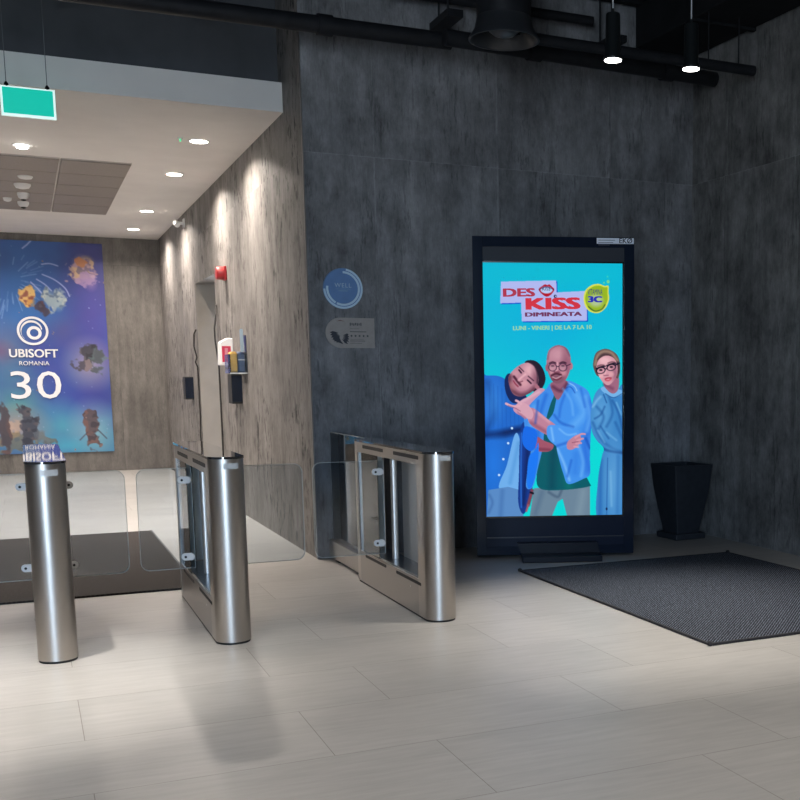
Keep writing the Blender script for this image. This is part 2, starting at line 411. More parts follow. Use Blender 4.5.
for k, (xx, yy) in enumerate(((1.1, 8.12), (2.95, 8.12), (.2, 8.12), (4.3, 8.12))):
    o = empty('pipe_bracket', (xx, yy, 0))
    mesh('channel', BOX(-.06, .06, -.2, .2, 3.95, 4.0), M_black2, o)
    mesh('threaded_rod', cyl(bmesh.new(), (-.02, -.1, 4.0), (-.02, -.1, ZC), .008, n=8), M_black2, o)
    mesh('threaded_rod', cyl(bmesh.new(), (-.02, .1, 4.0), (-.02, .1, ZC), .008, n=8), M_black2, o)
    tag(o, ['black bracket holding pipes left of the corner of the corridor', 'black bracket holding pipes beside the round duct outlet', 'black bracket at the far left over the corridor ceiling', 'black bracket under the ceiling behind the two pendants'][k], 'bracket', 'brackets carrying the ceiling pipes')
for xx, zz, lb in ((4.98, 3.716, 'thin black wire holding the right end of the pipe rail'), (4.71, 3.716, 'thin black wire holding the pipe rail just right of a pendant')):
    tag(mesh('hanger_wire', cyl(bmesh.new(), (xx, 7.3, zz), (xx, 7.3, ZC), .005, n=8), M_black2), lb, 'wire', 'wires holding the pipe rail')
# long duct along the right wall
o = empty('ventilation_duct', (5.0, 8.36, 4.0)); 
mesh('duct_body', BOX(-.32, .24, -10, 0, .05, .38), M_deck, o, bevel=.01)
mesh('duct_flange', BOX(-.34, .25, -2.3, -2.26, .03, .40), M_deck, o)
mesh('duct_flange', BOX(-.34, .25, -.9, -.86, .03, .40), M_deck, o)
tag(o, 'long black rectangular air duct under the ceiling along the right wall', 'duct')
# ribs of the deck
bm = bmesh.new()
for k in range(60): box(bm, -4.1, 5.2, -3.5+k*.21, -3.5+k*.21+.07, -.05, 0)
d = mesh('deck_ribs', bm, M_deck, loc=(0,0,ZC)); tag(d, kind='structure'); d.name = 'trim_2'
# round duct outlet
o = empty('duct_outlet', (2.73, 6.5, 3.39))
mesh('duct_collar', lathe(bmesh.new(), [(.165,.12),(.165,.45),(.155,.46),(.155,ZC-3.40)], n=40), M_black2, o, smooth=True)
bm = bmesh.new(); prof = [(.15,.13),(.165,.13),(.18,.06),(.215,.01),(.215,0),(.205,0),(.195,.012),(.16,.07),(.15,.12)]
n = 48; rings = [[bm.verts.new((rr*math.cos(2*math.pi*i/n), rr*math.sin(2*math.pi*i/n), zz)) for i in range(n)] for rr, zz in prof]
for a_, b_ in zip(rings, rings[1:]+rings[:1]):
    for i in range(n): bm.faces.new((a_[i], a_[(i+1)%n], b_[(i+1)%n], b_[i]))
mesh('outlet_bell', bm, mat('outlet_rim', (.022,.024,.028), .35), o, smooth=True)
mesh('outlet_cone', lathe(bmesh.new(), [(.004,.015),(.06,.03),(.11,.07),(.13,.1),(.13,.11)], n=32), mat('outlet_cone', (.07,.07,.075), .4), o, smooth=True)
for k in range(3):
    a = R(30+120*k); mesh('spoke', cyl(bmesh.new(), (.05*math.cos(a), .05*math.sin(a), .05), (.17*math.cos(a), .17*math.sin(a), .08), .006, n=8), M_black2, o)
tag(o, 'round black air duct hanging down with a flared outlet left of the pendants', 'duct outlet')

# pendants
def pendant(name, loc, label, power):
    o = empty(name, loc)
    mesh('cable', cyl(bmesh.new(), (0,0,.24), (0,0,ZC-loc[2]-.02), .0035, n=8), mat('pendant_cable', (.55,.56,.58), .4), o)
    mesh('lamp_housing', lathe(bmesh.new(), [(.049,.002),(.051,.006),(.051,.014),(.041,.03),(.038,.228),(.035,.235),(.008,.237),(.006,.26)], n=32), mat('pendant_black', (.008,.010,.011), .35), o, smooth=True)
    mesh('lens', lathe(bmesh.new(), [(.001,-.004),(.045,-.002),(.046,.003),(.046,.008),(.001,.009)], n=32), M_lamp_c, o, smooth=True)
    mesh('ceiling_rose', lathe(bmesh.new(), [(.05,-.03),(.05,0),(.001,0)], (0,0,ZC-loc[2]), n=24), M_black2, o)
    l = bpy.data.lights.new('spot', 'SPOT'); l.energy = power; l.spot_size = R(64); l.spot_blend = .8; l.color = (1,.93,.84); l.shadow_soft_size = .025
    lo = bpy.data.objects.new('spot', l); COL.objects.link(lo); lo.parent = o; lo.location = (0,0,-.02)
    return tag(o, label, 'pendant lamp', 'black cylinder pendants')
pendant('pendant_lamp', (2.888, 5.4, 3.03), 'lit black cylinder pendant lamp nearest the round duct outlet', 200)
pendant('pendant_lamp', (3.372, 5.4, 3.042), 'lit black cylinder pendant lamp hanging in front of the right corner', 200)
# track spotlights of the hall, above the frame, some only added fill
def track_spot(loc, power, cone, label, tgt=None, col=(1,.94,.87)):
    o = empty('track_spotlight', loc)
    mesh('spot_housing', cyl(bmesh.new(), (0,0,0), (0,0,.16), .045, n=24), M_black2, o, smooth=True)
    mesh('stem', cyl(bmesh.new(), (0,0,.16), (0,0,ZC-loc[2]), .008, n=10), M_black2, o)
    mesh('lens', cyl(bmesh.new(), (0,0,-.004), (0,0,0), .038, n=24), M_lamp_c, o)
    l = bpy.data.lights.new('spot', 'SPOT'); l.energy = power; l.spot_size = R(cone); l.spot_blend = .9; l.color = col; l.shadow_soft_size = .02
    lo = bpy.data.objects.new('spot', l); COL.objects.link(lo); lo.parent = o; lo.location = (0,0,-.02)
    return tag(o, label, 'spotlight', 'track spotlights of the hall')
track_spot((-.36, 5.45, 3.9), 680, 42, 'black ceiling spotlight above the leftmost turnstile')
track_spot((.50, 5.40, 3.9), 190, 38, 'black ceiling spotlight above the middle turnstile')
track_spot((.6, 3.0, 3.9), 240, 120, 'added unseen fill spotlight nearest the viewer')  # unseen wide fill, added to brighten the floor near the camera
track_spot((3.3, 2.9, 3.9), 260, 120, 'added unseen fill spotlight in front of the rug')  # another unseen fill, added to lift the floor ahead of the rug
track_spot((4.0, 5.8, 4.2), 150, 30, 'added unseen spotlight high above the rug', col=(1,.97,.93))  # added out of view to lay a bright pool on the rug

# ------------------------------------------------------------------ corridor ceiling fittings
def downlight(loc, label, rad=.085, power=70, gimbal=False):
    power *= 4.4
    o = empty('ceiling_downlight', loc)
    mesh('trim_ring', lathe(bmesh.new(), [(rad-.012,-.006),(rad+.008,-.005),(rad+.008,0),(rad-.012,0)], n=36), M_white, o, smooth=True)
    mesh('diffuser', lathe(bmesh.new(), [(.001,-.008),(rad-.014,-.0075),(rad-.012,-.003),(.001,-.002)], n=36), M_white if gimbal else M_lamp_w, o, smooth=True)
    if gimbal: mesh('gimbal_housing', lathe(bmesh.new(), [(.03,-.03),(.045,-.026),(.05,-.008),(.03,-.0078)], n=30), M_lamp_w, o, smooth=True)
    l = bpy.data.lights.new('downlight', 'AREA'); l.shape = 'DISK'; l.size = .14; l.energy = power*.16; l.spread = R(152); l.color = (1,.89,.79)
    lo = bpy.data.objects.new('spot', l); COL.objects.link(lo); lo.parent = o; lo.location = (0,0,-.03)
    return tag(o, label, 'downlight', 'round corridor downlights')
for Y_, lb in ((10.37, 'nearest round downlight in the right row along the corridor wall'), (12.12, 'second round downlight in the right row along the corridor wall'), (14.9, 'third round downlight, by the small wall camera'), (16.77, 'farthest round downlight, just before the corridor end wall')):
    downlight((1.49, Y_, 3.4), lb)
downlight((.13, 11.22, 3.4), 'round adjustable downlight between the green sign and the grey ceiling panel', rad=.075, gimbal=True, power=60)
for Y_, lb in ((10.37, 'nearest round downlight of the left corridor row'), (12.12, 'second round downlight of the left corridor row'), (14.9, 'third round downlight of the left corridor row'), (16.77, 'farthest round downlight of the left corridor row')):
    downlight((-1.23, Y_, 3.4), lb)
M_panel = mat('perforated_metal', (.27,.24,.215), .6, noise=.12, nscale=90)
for x0, x1, lb in ((-.16, .435, 'left grey metal ceiling panel carrying the detectors'), (.455, 1.057, 'right grey metal ceiling panel without detectors')):
    o = empty('ceiling_panel', ((x0+x1)/2, 13.53, 3.4)); hw = (x1-x0)/2
    for k in range(5):
        y0 = -1.82+k*.728; mesh('panel_tile', BOX(-hw, hw, y0+.012, y0+.716, -.02, -.001), M_panel, o, bevel=.003)
    mesh('panel_frame', BOX(-hw-.005, hw+.005, -1.825, 1.825, -.008, -.0005), mat('panel_frame', (.5,.47,.43), .6), o)
    tag(o, lb, 'ceiling panel', 'metal ceiling panels of the corridor')
for (xx, yy, rr, hh, dk, nm, lb) in ((.156, 12.78, .07, .03, 0, 'ceiling_speaker', 'white round ceiling fitting nearest the downlight'), (.129, 13.3, .08, .05, 0, 'smoke_detector', 'largest white round detector on the grey panel'),
        (.138, 13.93, .06, .07, 1, 'smoke_detector', 'white detector with a dark centre, third on the panel'), (.139, 14.62, .06, .06, 1, 'smoke_detector', 'white detector with a dark centre, farthest on the panel'), (-.02, 14.38, .045, .04, 0, 'smoke_detector', 'smallest white detector at the left of the grey panel')):
    o = empty(nm, (xx, yy, 3.38))
    mesh('housing', lathe(bmesh.new(), [(.35*rr,-hh),(.8*rr,-.8*hh),(rr,-.3*hh),(rr,0)], n=28), M_white, o, smooth=True)
    if dk: mesh('dark_centre', lathe(bmesh.new(), [(.001,-hh-.02),(.4*rr,-hh-.012),(.45*rr,-hh+.001)], n=20), M_black, o, smooth=True)
    tag(o, lb, 'detector', 'fittings on the ceiling panel')
o = empty('sprinkler_head', (1.33, 10.3, 3.4)); mesh('escutcheon', lathe(bmesh.new(), [(.02,-.012),(.026,-.003),(.026,0)], n=20), M_white, o)
mesh('bulb', cyl(bmesh.new(), (0,0,-.03), (0,0,-.011), .006, n=10), mat('green_led', (.05,.5,.2), .4, emit=(.1,1,.4), es=1.5), o)
tag(o, 'tiny fitting with a green dot left of the nearest downlight', 'sprinkler')

# exit sign
o = empty('hanging_sign', (.155, 8.6, 3.21))
mesh('panel', BOX(-.152, .152, -.012, .012, -.085, .082), mat('sign_green', (.0,.25,.19), .35, emit=(.0,.44,.33), es=1.0), o)
bm = bmesh.new()
for q in ((-.165,-.152,-.1,.09), (.152,.165,-.1,.09), (-.152,.152,-.1,-.085), (-.152,.152,.082,.09)): box(bm, q[0], q[1], -.014, .014, q[2], q[3])
mesh('frame', bm, mat('sign_frame', (.8,.9,.88), .3, emit=(.7,.95,.9), es=.75), o)
for xx in (-.125, .12):
    mesh('cable', cyl(bmesh.new(), (xx,0,.10), (xx,0,ZC-3.21), .0025, n=6), mat('sign_cable', (.12,.13,.14), .5), o)
    mesh('clamp', lathe(bmesh.new(), [(.013,.085),(.018,.092),(.014,.108),(.004,.12)], (xx,0,0), n=16), M_chrome, o, smooth=True)
tag(o, 'green sign plate with white frame hanging on two wires before the corridor', 'sign')

# ------------------------------------------------------------------ turnstiles
HW = .090; YN, YB = 5.84, 7.42; TH = .965
def turnstile(X, wl, wr, TH=.965):
    L = YB-YN; o = empty('turnstile', (X, YN, 0))
    # front column: half round shell, z 0..TH
    def capsule(y0, y1, n=16, hw=HW):
        pts = [(hw*math.cos(a), y0+hw-hw*math.sin(a)) for a in [math.pi*i/n for i in range(n+1)]]
        return pts[::-1], y0, y1
    n = 20
    arc = [(-HW*math.cos(math.pi*i/n), HW-HW*math.sin(math.pi*i/n)) for i in range(n+1)]
    mesh('front_column', prism(bmesh.new(), arc+[(HW, .2), (-HW, .2)], .012, TH-.012), M_steel, o, smooth=True)
    arcb = [(HW*math.cos(math.pi*i/n), L-HW+HW*math.sin(math.pi*i/n)) for i in range(n+1)]
    mesh('rear_column', prism(bmesh.new(), arcb+[(-HW, L-.14), (HW, L-.14)], .012, TH-.012), M_steel, o, smooth=True)
    mesh('plinth', prism(bmesh.new(), [(a*.96, .006+b*.99) for a, b in arc+arcb], 0, .012), M_black, o)
    # lower case between the columns, hollow on top
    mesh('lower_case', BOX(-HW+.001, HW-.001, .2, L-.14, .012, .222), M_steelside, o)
    mesh('inner_tray', BOX(-HW+.012, HW-.012, .2, L-.14, .2225, .232), mat('tray_steel', (.25,.27,.30), .25, .9), o)
    bm = bmesh.new()
    for s in (-1, 1): x0, x1 = sorted((s*HW, s*(HW-.012))); box(bm, x0, x1, .2, L-.14, .885, TH-.012)
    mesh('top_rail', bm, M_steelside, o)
    bm = bmesh.new()
    for s in (-1, 1):
        for y0, y1 in ((.15, .63), (.84, 1.31)):
            for z0, z1 in ((.915, .937), (.190, .209)):
                x0, x1 = sorted((s*(HW+.0006), s*(HW-.004)))
                mesh('slot', prism(bmesh.new(), rrect(y0, y1, z0, z1, .009), x0, x1, axis='x'), M_black, o)
    # dark mullion in the middle of each window and glazed rear halves
    rp = mesh('rear_panel', BOX(-HW+.014, HW-.014, L-.146, L-.1405, .236, .88), mat('rear_panel', (.62,.72,.76), .5), o)
    mesh('panel_seam', BOX(-.004, .004, L-.1475, L-.1461, .236, .88), M_black2, rp)
    mesh('guard_glass', BOX(-HW+.005, -HW+.009, 1.0, L-.15, .224, .885), M_glass2, o)
    mesh('inner_panel', BOX(HW-.02, HW-.0125, .2, .98, .233, .884), mat('inner_steel', (.62,.57,.52), .42, .6), o)
    # top plate
    top = [(a*1.0, b) for a, b in [(-(HW+.003)*math.cos(math.pi*i/n), HW-(HW+.003)*math.sin(math.pi*i/n)) for i in range(n+1)]+[((HW+.003)*math.cos(math.pi*i/n), L-HW+(HW+.003)*math.sin(math.pi*i/n)) for i in range(n+1)]]
    mesh('top_plate', prism(bmesh.new(), top, TH-.012, TH), M_topglass, o, smooth=True)
    # indicator window on the column
    bm = bmesh.new(); ar = [(-(HW+.0015)*math.cos(a), HW-(HW+.0015)*math.sin(a)) for a in [R(75+ 50*i/8) for i in range(9)]]
    ar2 = [(-(HW-.002)*math.cos(a), HW-(HW-.002)*math.sin(a)) for a in [R(75+50*i/8) for i in range(9)]]
    mesh('indicator_window', prism(bm, ar+ar2[::-1], .915, .945), mat('indicator', (.45,.48,.50), .25), o, smooth=True)
    mesh('pivot_post', cyl(bmesh.new(), (0, .93, .232), (0, .93, .953), .021, n=24), mat('post_steel', (.72,.70,.67), .38, .85), o, smooth=True)
    mesh('drive_post', cyl(bmesh.new(), (.03, 1.02, .232), (.03, 1.02, .953), .012, n=16), M_black2, o, smooth=True)
    bm = cyl(bmesh.new(), (-HW+.012, .34, .0), (-HW-.002, .34, .0), .006, n=12)
    mesh('screw', bm, M_chrome, o, loc=(0,0,.16))
    for s, wd in ((-1, wl), (1, wr)):
        if not wd: continue
        xa, xb = s*.065, s*(HW+wd)
        x0, x1 = min(xa, xb), max(xa, xb)
        cr = (0,1,1,0) if s < 0 else (1,0,0,1)
        g = mesh('wing_glass', prism(bmesh.new(), rrect(x0, x1, .27, .86, .05, cr), .924, .936, axis='y'), M_glass, o, smooth=False)
        # lighter polished rim
        rim = bmesh.new(); P = rrect(x0, x1, .27, .86, .05, cr); c_ = ((x0+x1)/2, .565)
        Q = [(a+(.002 if a < c_[0] else -.002), b+(.002 if b < c_[1] else -.002)) for a, b in P]
        for yy in (.9235,):
            vo = [rim.verts.new((a, yy, b)) for a, b in P]; vi = [rim.verts.new((a, yy, b)) for a, b in Q]
            vo2 = [rim.verts.new((a, .9365, b)) for a, b in P]; vi2 = [rim.verts.new((a, .9365, b)) for a, b in Q]
            for i in range(len(P)):
                j = (i+1) % len(P)
                rim.faces.new((vo[i], vo[j], vi[j], vi[i])); rim.faces.new((vo2[i], vo2[j], vi2[j], vi2[i])); rim.faces.new((vo[i], vo[j], vo2[j], vo2[i]))
        mesh('glass_rim', rim, M_edge, g)
        for zz in (.34, .79):
            cl = rrect(min(s*.07, s*(HW+.053)), max(s*.07, s*(HW+.053)), zz-.021, zz+.021, .0205)
            c1 = mesh('clamp', prism(bmesh.new(), cl, .908, .9225, axis='y'), mat('clamp_metal', (.78,.78,.77), .4), o, bevel=.002)
            mesh('clamp_screw', cyl(bmesh.new(), (s*(HW+.031), .905, zz), (s*(HW+.031), .9095, zz), .007, n=14), M_black2, c1)
    return o
tag(turnstile(.070, .32, .32, .984), 'brushed steel turnstile seen end on, leftmost, like a bollard', 'turnstile', 'row of steel turnstiles')
tag(turnstile(.904, .275, .485, .978), 'brushed steel turnstile with black top, middle one, beside the dark floor mat', 'turnstile', 'row of steel turnstiles')
tag(turnstile(2.05, .42, 0), 'brushed steel turnstile nearest the large display, joined to the glass barrier', 'turnstile', 'row of steel turnstiles')
o = empty('glass_barrier', (2.05, YB, 0))
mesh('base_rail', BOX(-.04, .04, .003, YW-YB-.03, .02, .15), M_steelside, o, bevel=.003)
mesh('foot', BOX(-.03, .03, .1, .2, 0, .02), M_black, o); mesh('foot', BOX(-.03, .03, .7, .8, 0, .02), M_black, o)
mesh('glass_pane', BOX(-.006, .006, .01, YW-YB-.035, .15, TH), M_glass2, o)
bm = BOX(-.0065, .0065, YW-YB-.035, YW-YB-.031, .15, TH); box(bm, -.0065, .0065, .01, YW-YB-.035, TH, TH+.003)
mesh('pane_edge', bm, M_edge, o)
tag(o, 'glass panel on a steel base rail between the right turnstile and wall', 'barrier')

# ------------------------------------------------------------------ mats
def weave(name, c1, c2, sc):
    m_ = bpy.data.materials.new(name); m_.use_nodes = True; t = m_.node_tree; b = t.nodes['Principled BSDF']
    tc = N(t, 'ShaderNodeTexCoord'); mp = N(t, 'ShaderNodeMapping'); mp.inputs['Rotation'].default_value = (0,0,R(45)); t.links.new(tc.outputs['Object'], mp.inputs[0])
    w1 = N(t, 'ShaderNodeTexWave'); w1.inputs['Scale'].default_value = sc; w1.inputs['Distortion'].default_value = 2.5; w1.inputs['Detail'].default_value = 3; w1.inputs['Detail Scale'].default_value = 3; t.links.new(mp.outputs[0], w1.inputs['Vector'])
    nz = N(t, 'ShaderNodeTexNoise'); nz.inputs['Scale'].default_value = 90; nz.inputs['Detail'].default_value = 3; t.links.new(tc.outputs['Object'], nz.inputs['Vector'])
    v = math_(t, 'MULTIPLY', w1.outputs['Fac'], nz.outputs['Fac'])
    cr = N(t, 'ShaderNodeValToRGB'); cr.color_ramp.elements[0].position = .22; cr.color_ramp.elements[1].position = .6
    cr.color_ramp.elements[0].color = (*c1, 1); cr.color_ramp.elements[1].color = (*c2, 1)
    t.links.new(v, cr.inputs[0]); t.links.new(cr.outputs[0], b.inputs['Base Color']); b.inputs['Roughness'].default_value = .9; b.inputs['Specular IOR Level'].default_value = .15
    bp = N(t, 'ShaderNodeBump'); bp.inputs['Distance'].default_value = .004; bp.inputs['Strength'].default_value = .8; t.links.new(v, bp.inputs['Height']); t.links.new(bp.outputs[0], b.inputs['Normal'])
    return m_
o = empty('woven_rug', (3.955, 5.90, 0))
rg = mesh('rug_pile', BOX(-.88, .88, -1.215, 1.235, 0, .012), weave('rug_weave', (.008,.010,.016), (.19,.215,.265), 22), o, bevel=.004)
M_bind = mat('rug_binding', (.02,.02,.024), .8, noise=.5, nscale=60)
bm = bmesh.new()
for q in ((-.888,-.872,-1.225,1.245), (.872,.888,-1.225,1.245), (-.872,.872,-1.225,-1.209), (-.872,.872,1.229,1.245)): box(bm, q[0], q[1], q[2], q[3], .001, .015)
mesh('edge_binding', bm, M_bind, o, bevel=.003)
for sx_, sy_ in ((-.885,-1.222), (-.885,1.242), (.885,1.242)):
    bm = bmesh.new(); bmesh.ops.create_uvsphere(bm, u_segments=14, v_segments=10, radius=.014)
    for v in bm.verts: v.co.x *= 1.2
    mesh('corner_knot', bm, M_bind, o, loc=(sx_, sy_, .014), smooth=True)
tag(o, 'dark grey woven rug with bound edges lying before the display', 'rug')
o = empty('entrance_mat', (-.30, 9.1, 0))
mesh('mat_carpet', BOX(-1.2, 1.24, -1.53, 1.5, 0, .012), weave('mat_weave', (.035,.030,.028), (.075,.066,.062), 16), o)
mesh('mat_border', BOX(1.24, 1.255, -1.545, 1.515, 0, .014), mat('mat_rim', (.02,.02,.02), .5), o)
tag(o, 'large dark floor mat behind the glass wings of the turnstiles', 'floor mat')

# ------------------------------------------------------------------ planter
def sq(s, z, rr=.012):
    return [(a, b, z) for a, b in rrect(-s/2, s/2, -s/2, s/2, rr, n=3)]
def loft(bm, secs, closed_bottom=True, cap_top=True):
    rings = [[bm.verts.new(q) for q in s] for s in secs]; n = len(rings[0])
    for a_, b_ in zip(rings[:-1], rings[1:]):
        for i in range(n): bm.faces.new((a_[i], a_[(i+1)%n], b_[(i+1)%n], b_[i]))
    bm.faces.new(rings[0][::-1])
    if cap_top: bm.faces.new(rings[-1])
    return bm
o = empty('planter', (4.975, 8.06, 0), R(3))
M_pot = mat('planter_plastic', (.024,.028,.036), .5, spec=.3, noise=.15, nscale=20)
mesh('body', loft(bmesh.new(), [sq(.225,.04), sq(.24,.10), sq(.275,.2), sq(.315,.32), sq(.35,.44), sq(.37,.55), sq(.378,.60), sq(.386,.61), sq(.386,.635), sq(.35,.635), sq(.34,.57)]), M_pot, o, smooth=True)
mesh('saucer', loft(bmesh.new(), [sq(.29,0), sq(.305,.006), sq(.305,.045), sq(.295,.052), sq(.23,.052)]), M_pot, o, smooth=True)
mesh('soil', loft(bmesh.new(), [sq(.335,.572), sq(.335,.585)]), mat('soil', (.012,.009,.007), .95, noise=.4, nscale=60), o)
tag(o, 'empty black square tapered planter pot in the corner right of the display', 'planter')

# ------------------------------------------------------------------ advertising display
def px2kiosk(): pass
kA = Vector((3.022, 7.853, 0)); kB = Vector((4.150, 7.423, 0))
KW = (kB-kA).length; yaw = math.atan2(kB.y-kA.y, kB.x-kA.x)
K = empty('advertising_display', (kA+kB)/2, yaw); hk = KW/2; KH = 2.405
def kpt(px, py):
    """photo pixel -> (x, z) on the display's front plane"""
    d = rt2*((px-CX)/F)-up2*((py-CY)/F)+fw
    n_ = Vector((math.sin(yaw), -math.cos(yaw), 0)); o_ = Vector((0,0,HC))
    t = (kA-o_).dot(n_)/d.dot(n_); q = o_+d*t; return ((q-(kA+kB)/2).dot(Vector((math.cos(yaw), math.sin(yaw), 0))), q.z)
sx0, sz1 = kpt(483, 262.5); sx1, sz0 = kpt(622, 514.5); sx0 = (sx0+kpt(485, 515)[0])/2
mesh('housing', BOX(-hk, hk, .012, .13, .02, KH), M_bglass, K, bevel=.004)
# outer frame
bm = bmesh.new(); fw_ = .075
for q in ((-hk, -hk+fw_, .02, KH), (hk-fw_, hk, .02, KH), (-hk+fw_, hk-fw_, KH-.075, KH), (-hk+fw_, hk-fw_, .02, .085)): box(bm, q[0], q[1], -.012, .012, q[2], q[3])
mesh('outer_frame', bm, mat('kiosk_frame', (.012,.018,.034), .06, spec=.22), K, bevel=.002)
mesh('upper_panel', BOX(-hk+fw_, hk-fw_, .002, .012, sz1+.012, KH-.075), mat('kiosk_panel', (.028,.033,.045), .5, spec=.2), K)
mesh('lower_panel', BOX(-hk+fw_, hk-fw_, .002, .012, .085, sz0-.012), mat('kiosk_panel_low', (.008,.014,.034), .35, spec=.12), K)
mesh('lower_ridge', BOX(-hk+fw_, hk-fw_, -.003, .002, .15, .158), mat('kiosk_ridge', (.02,.024,.036), .3), K)
mesh('foot', BOX(-.27, .33, -.28, .12, 0, .045), mat('kiosk_foot', (.008,.011,.020), .35, spec=.2), K, bevel=.006)
mesh('foot_riser', prism(bmesh.new(), [(-.27,.045),(.33,.045),(.31,.12),(-.30,.12)], -.10, -.012, axis='y'), mat('kiosk_foot', ), K)
lx0, lz1 = kpt(596.5, 236); lx1, lz0 = kpt(636, 244.3); lx1 = hk-.004; lz1 = KH-.006
lp = mesh('maker_label', BOX(lx0, lx1, -.0145, -.012, lz0, lz1), mat('label_white', (.82,.86,.95), .4), K)
M_ink = mat('ink_dark', (.015,.02,.04), .5)
text('lettering', 'EKØ', .052, M_ink, lp, (lx1-.062, -.0156, (lz0+lz1)/2), bold=.0008, ext=.0005)
bm = bmesh.new()
for k, wd in enumerate((.125,.112,.085)): box(bm, lx0+.012, lx0+.012+wd, -.0152, -.0146, lz1-.018-k*.017, lz1-.014-k*.017)
mesh('small_print', bm, mat('ink_grey', (.12,.14,.2), .5), lp)

# picture on the display, painted in photo pixels
C = Canvas(483, 262.5, 622, 514.5, 2.2)
def skin(c, mask, cx, cy, rad):  # soft modelling
    c.put(c.mell(cx-.3*rad, cy-.3*rad, rad, rad, soft=rad*1.6), (226,180,190), .45, mask)
gy = (C.Y-262)/252
C.a[...] = np.stack([0*gy, .70+.10*np.clip(gy*2,0,1), .80+0*gy], -1)
C.put(C.mell(552, 330, 95, 60, soft=120), (0,158,214), .55)
C.put(C.mell(552, 272, 90, 16, soft=30), (8,190,200), .5)
C.put(C.mell(500, 480, 60, 60, soft=90), (0,214,214), .6)
C.put(C.mell(610, 480, 40, 90, soft=80), (0,214,208), .6)
# ---- left person: blue shirt, head leaning right
SH = (44,110,196)
sh = C.mpoly([(478,374),(486,372.5),(497,373),(505,377),(512,388),(522,400),(527,412),(525,430),(522,455),(526,480),(521,498),(516,514),(500,520),(478,520),(476,450)])
C.put(sh, SH)
C.put(C.mline([(487,380),(492,410),(486,428),(500,432),(516,428)], 5, 7), (20,52,110), .55, sh)
C.put(C.mline([(484,432),(500,430),(520,426)], 6, 6), (16,38,86), .8, sh)
C.put(C.mell(492, 398, 9, 18, soft=12), (70,140,215), .6, sh)
for k in range(9): C.put(C.mline([(485+k*4, 376+k*2.4),(484+k*4.2, 425)], .7, .8), (30,80,165), .35, sh)
C.put(C.mell(492, 460, 8, 24, soft=14), (50,130,225), .6, sh)
pt = C.mpoly([(486,487),(506,484),(520,488),(521,515),(484,516)], False)
tee = C.mpoly([(513,432),(518,436),(521,470),(521,487),(497,486),(505,462)], True)
C.put(tee, (116,172,226)); C.put(C.mline([(517,440),(508,480)], 3, 4), (85,145,205), .6, tee)
C.put(pt, (96,140,192)); C.put(C.mline([(500,488),(498,514)], 3, 5), (70,110,165), .6, pt); C.put(C.mline([(487,492),(490,500),(486,510)], 2, 3), (60,96,150), .5, pt)
vest = C.mpoly([(521,420),(532,420),(534,440),(533,470),(527,500),(521,512),(516,500),(517,470),(518,440)])
C.put(vest, (32,66,140)); C.put(C.mline([(527,436),(524,470),(521,502)], 3, 4), (18,36,86), .7, vest); C.put(C.mline([(520,430),(519,470),(519,505)], 1.2, 1.5), (60,130,225), .8, vest)
for (bx_, by_) in ((510.5,425),(506.5,440),(501.5,456),(497,472)): C.put(C.mell(bx_, by_, 1.2, 1.2), (190,215,240))
# neck, head
C.put(C.mpoly([(504,376),(510,371),(522,388),(526,398),(512,400),(505,390)]), (30,48,96))
C.put(C.mpoly([(524,360),(529,357.4),(536,359),(542,366),(544.6,376),(542,384),(537,389),(530,386),(527,370)]), (48,36,54))
face = C.mpoly([(507.5,377),(509.5,371),(514,366),(520,361.8),(527,360),(533,363),(536.5,370),(537.5,379),(533,387),(526,391.5),(518,393.5),(511,389.5)])
C.put(face, (184,134,150)); C.put(C.mell(529, 367, 6, 6, soft=7), (222,176,184), .8, face); C.put(C.mell(523, 380.5, 4.5, 4, soft=5), (216,164,172), .7, face)
C.put(C.mell(515, 370.5, 3.5, 3, soft=4), (206,156,166), .6, face); C.put(C.mell(535, 376, 3, 9, -10, 5), (120,78,96), .6, face)
C.put(C.mline([(509,374),(508.5,381),(512,388),(519,392),(527,390.5),(533,386)], 5, 4), (104,64,80), .85, face)
C.put(C.mell(511.5, 383, 3, 4, -35, 3), (176,122,130), .7, face)
C.put(C.mline([(513.2,373.8),(516,377.6),(519.4,381.8)], 2.4, 1.4), (78,38,56), .9); C.put(C.mline([(512.6,378),(514.6,381),(517,383.4)], 1.4, 1), (140,58,78), .9)
C.put(C.mline([(524.5,371.5),(520.5,374.6),(517.8,377.2)], 2.2, 1.4), (224,176,184), .8); C.put(C.mline([(519.6,379),(521.6,378.2)], 1, .9), (108,58,78), .8)
C.put(C.mline([(518.2,367.2),(520.4,370)], 1.5, .9), (50,28,50), .95); C.put(C.mline([(518.6,364.4),(522.8,368.6)], 1.1, .9), (74,48,66), .85)
C.put(C.mline([(526.6,377.2),(530,380.4)], 1.5, .9), (50,28,50), .95); C.put(C.mline([(527.4,373.4),(532.6,377.8)], 1.2, .9), (74,48,66), .85)
C.put(C.mell(536.2, 384.2, 1.9, 3.2, -40), (168,112,128)); C.put(C.mline([(529,359.6),(534,363.5),(536.6,372),(536.4,380)], 1.6, 1.6), (58,42,58), .8)
# arm resting under the head
arm = C.mpoly([(512,406),(519,398),(528,393),(537,386),(543,386),(546,392),(540,400),(530,408),(519,412)])
C.put(arm, (196,150,172)); C.put(C.mline([(518,410),(531,405),(543,394)], 3, 4), (140,92,122), .6, arm); C.put(C.mline([(520,399),(538,389)], 2, 3), (222,182,196), .7, arm)
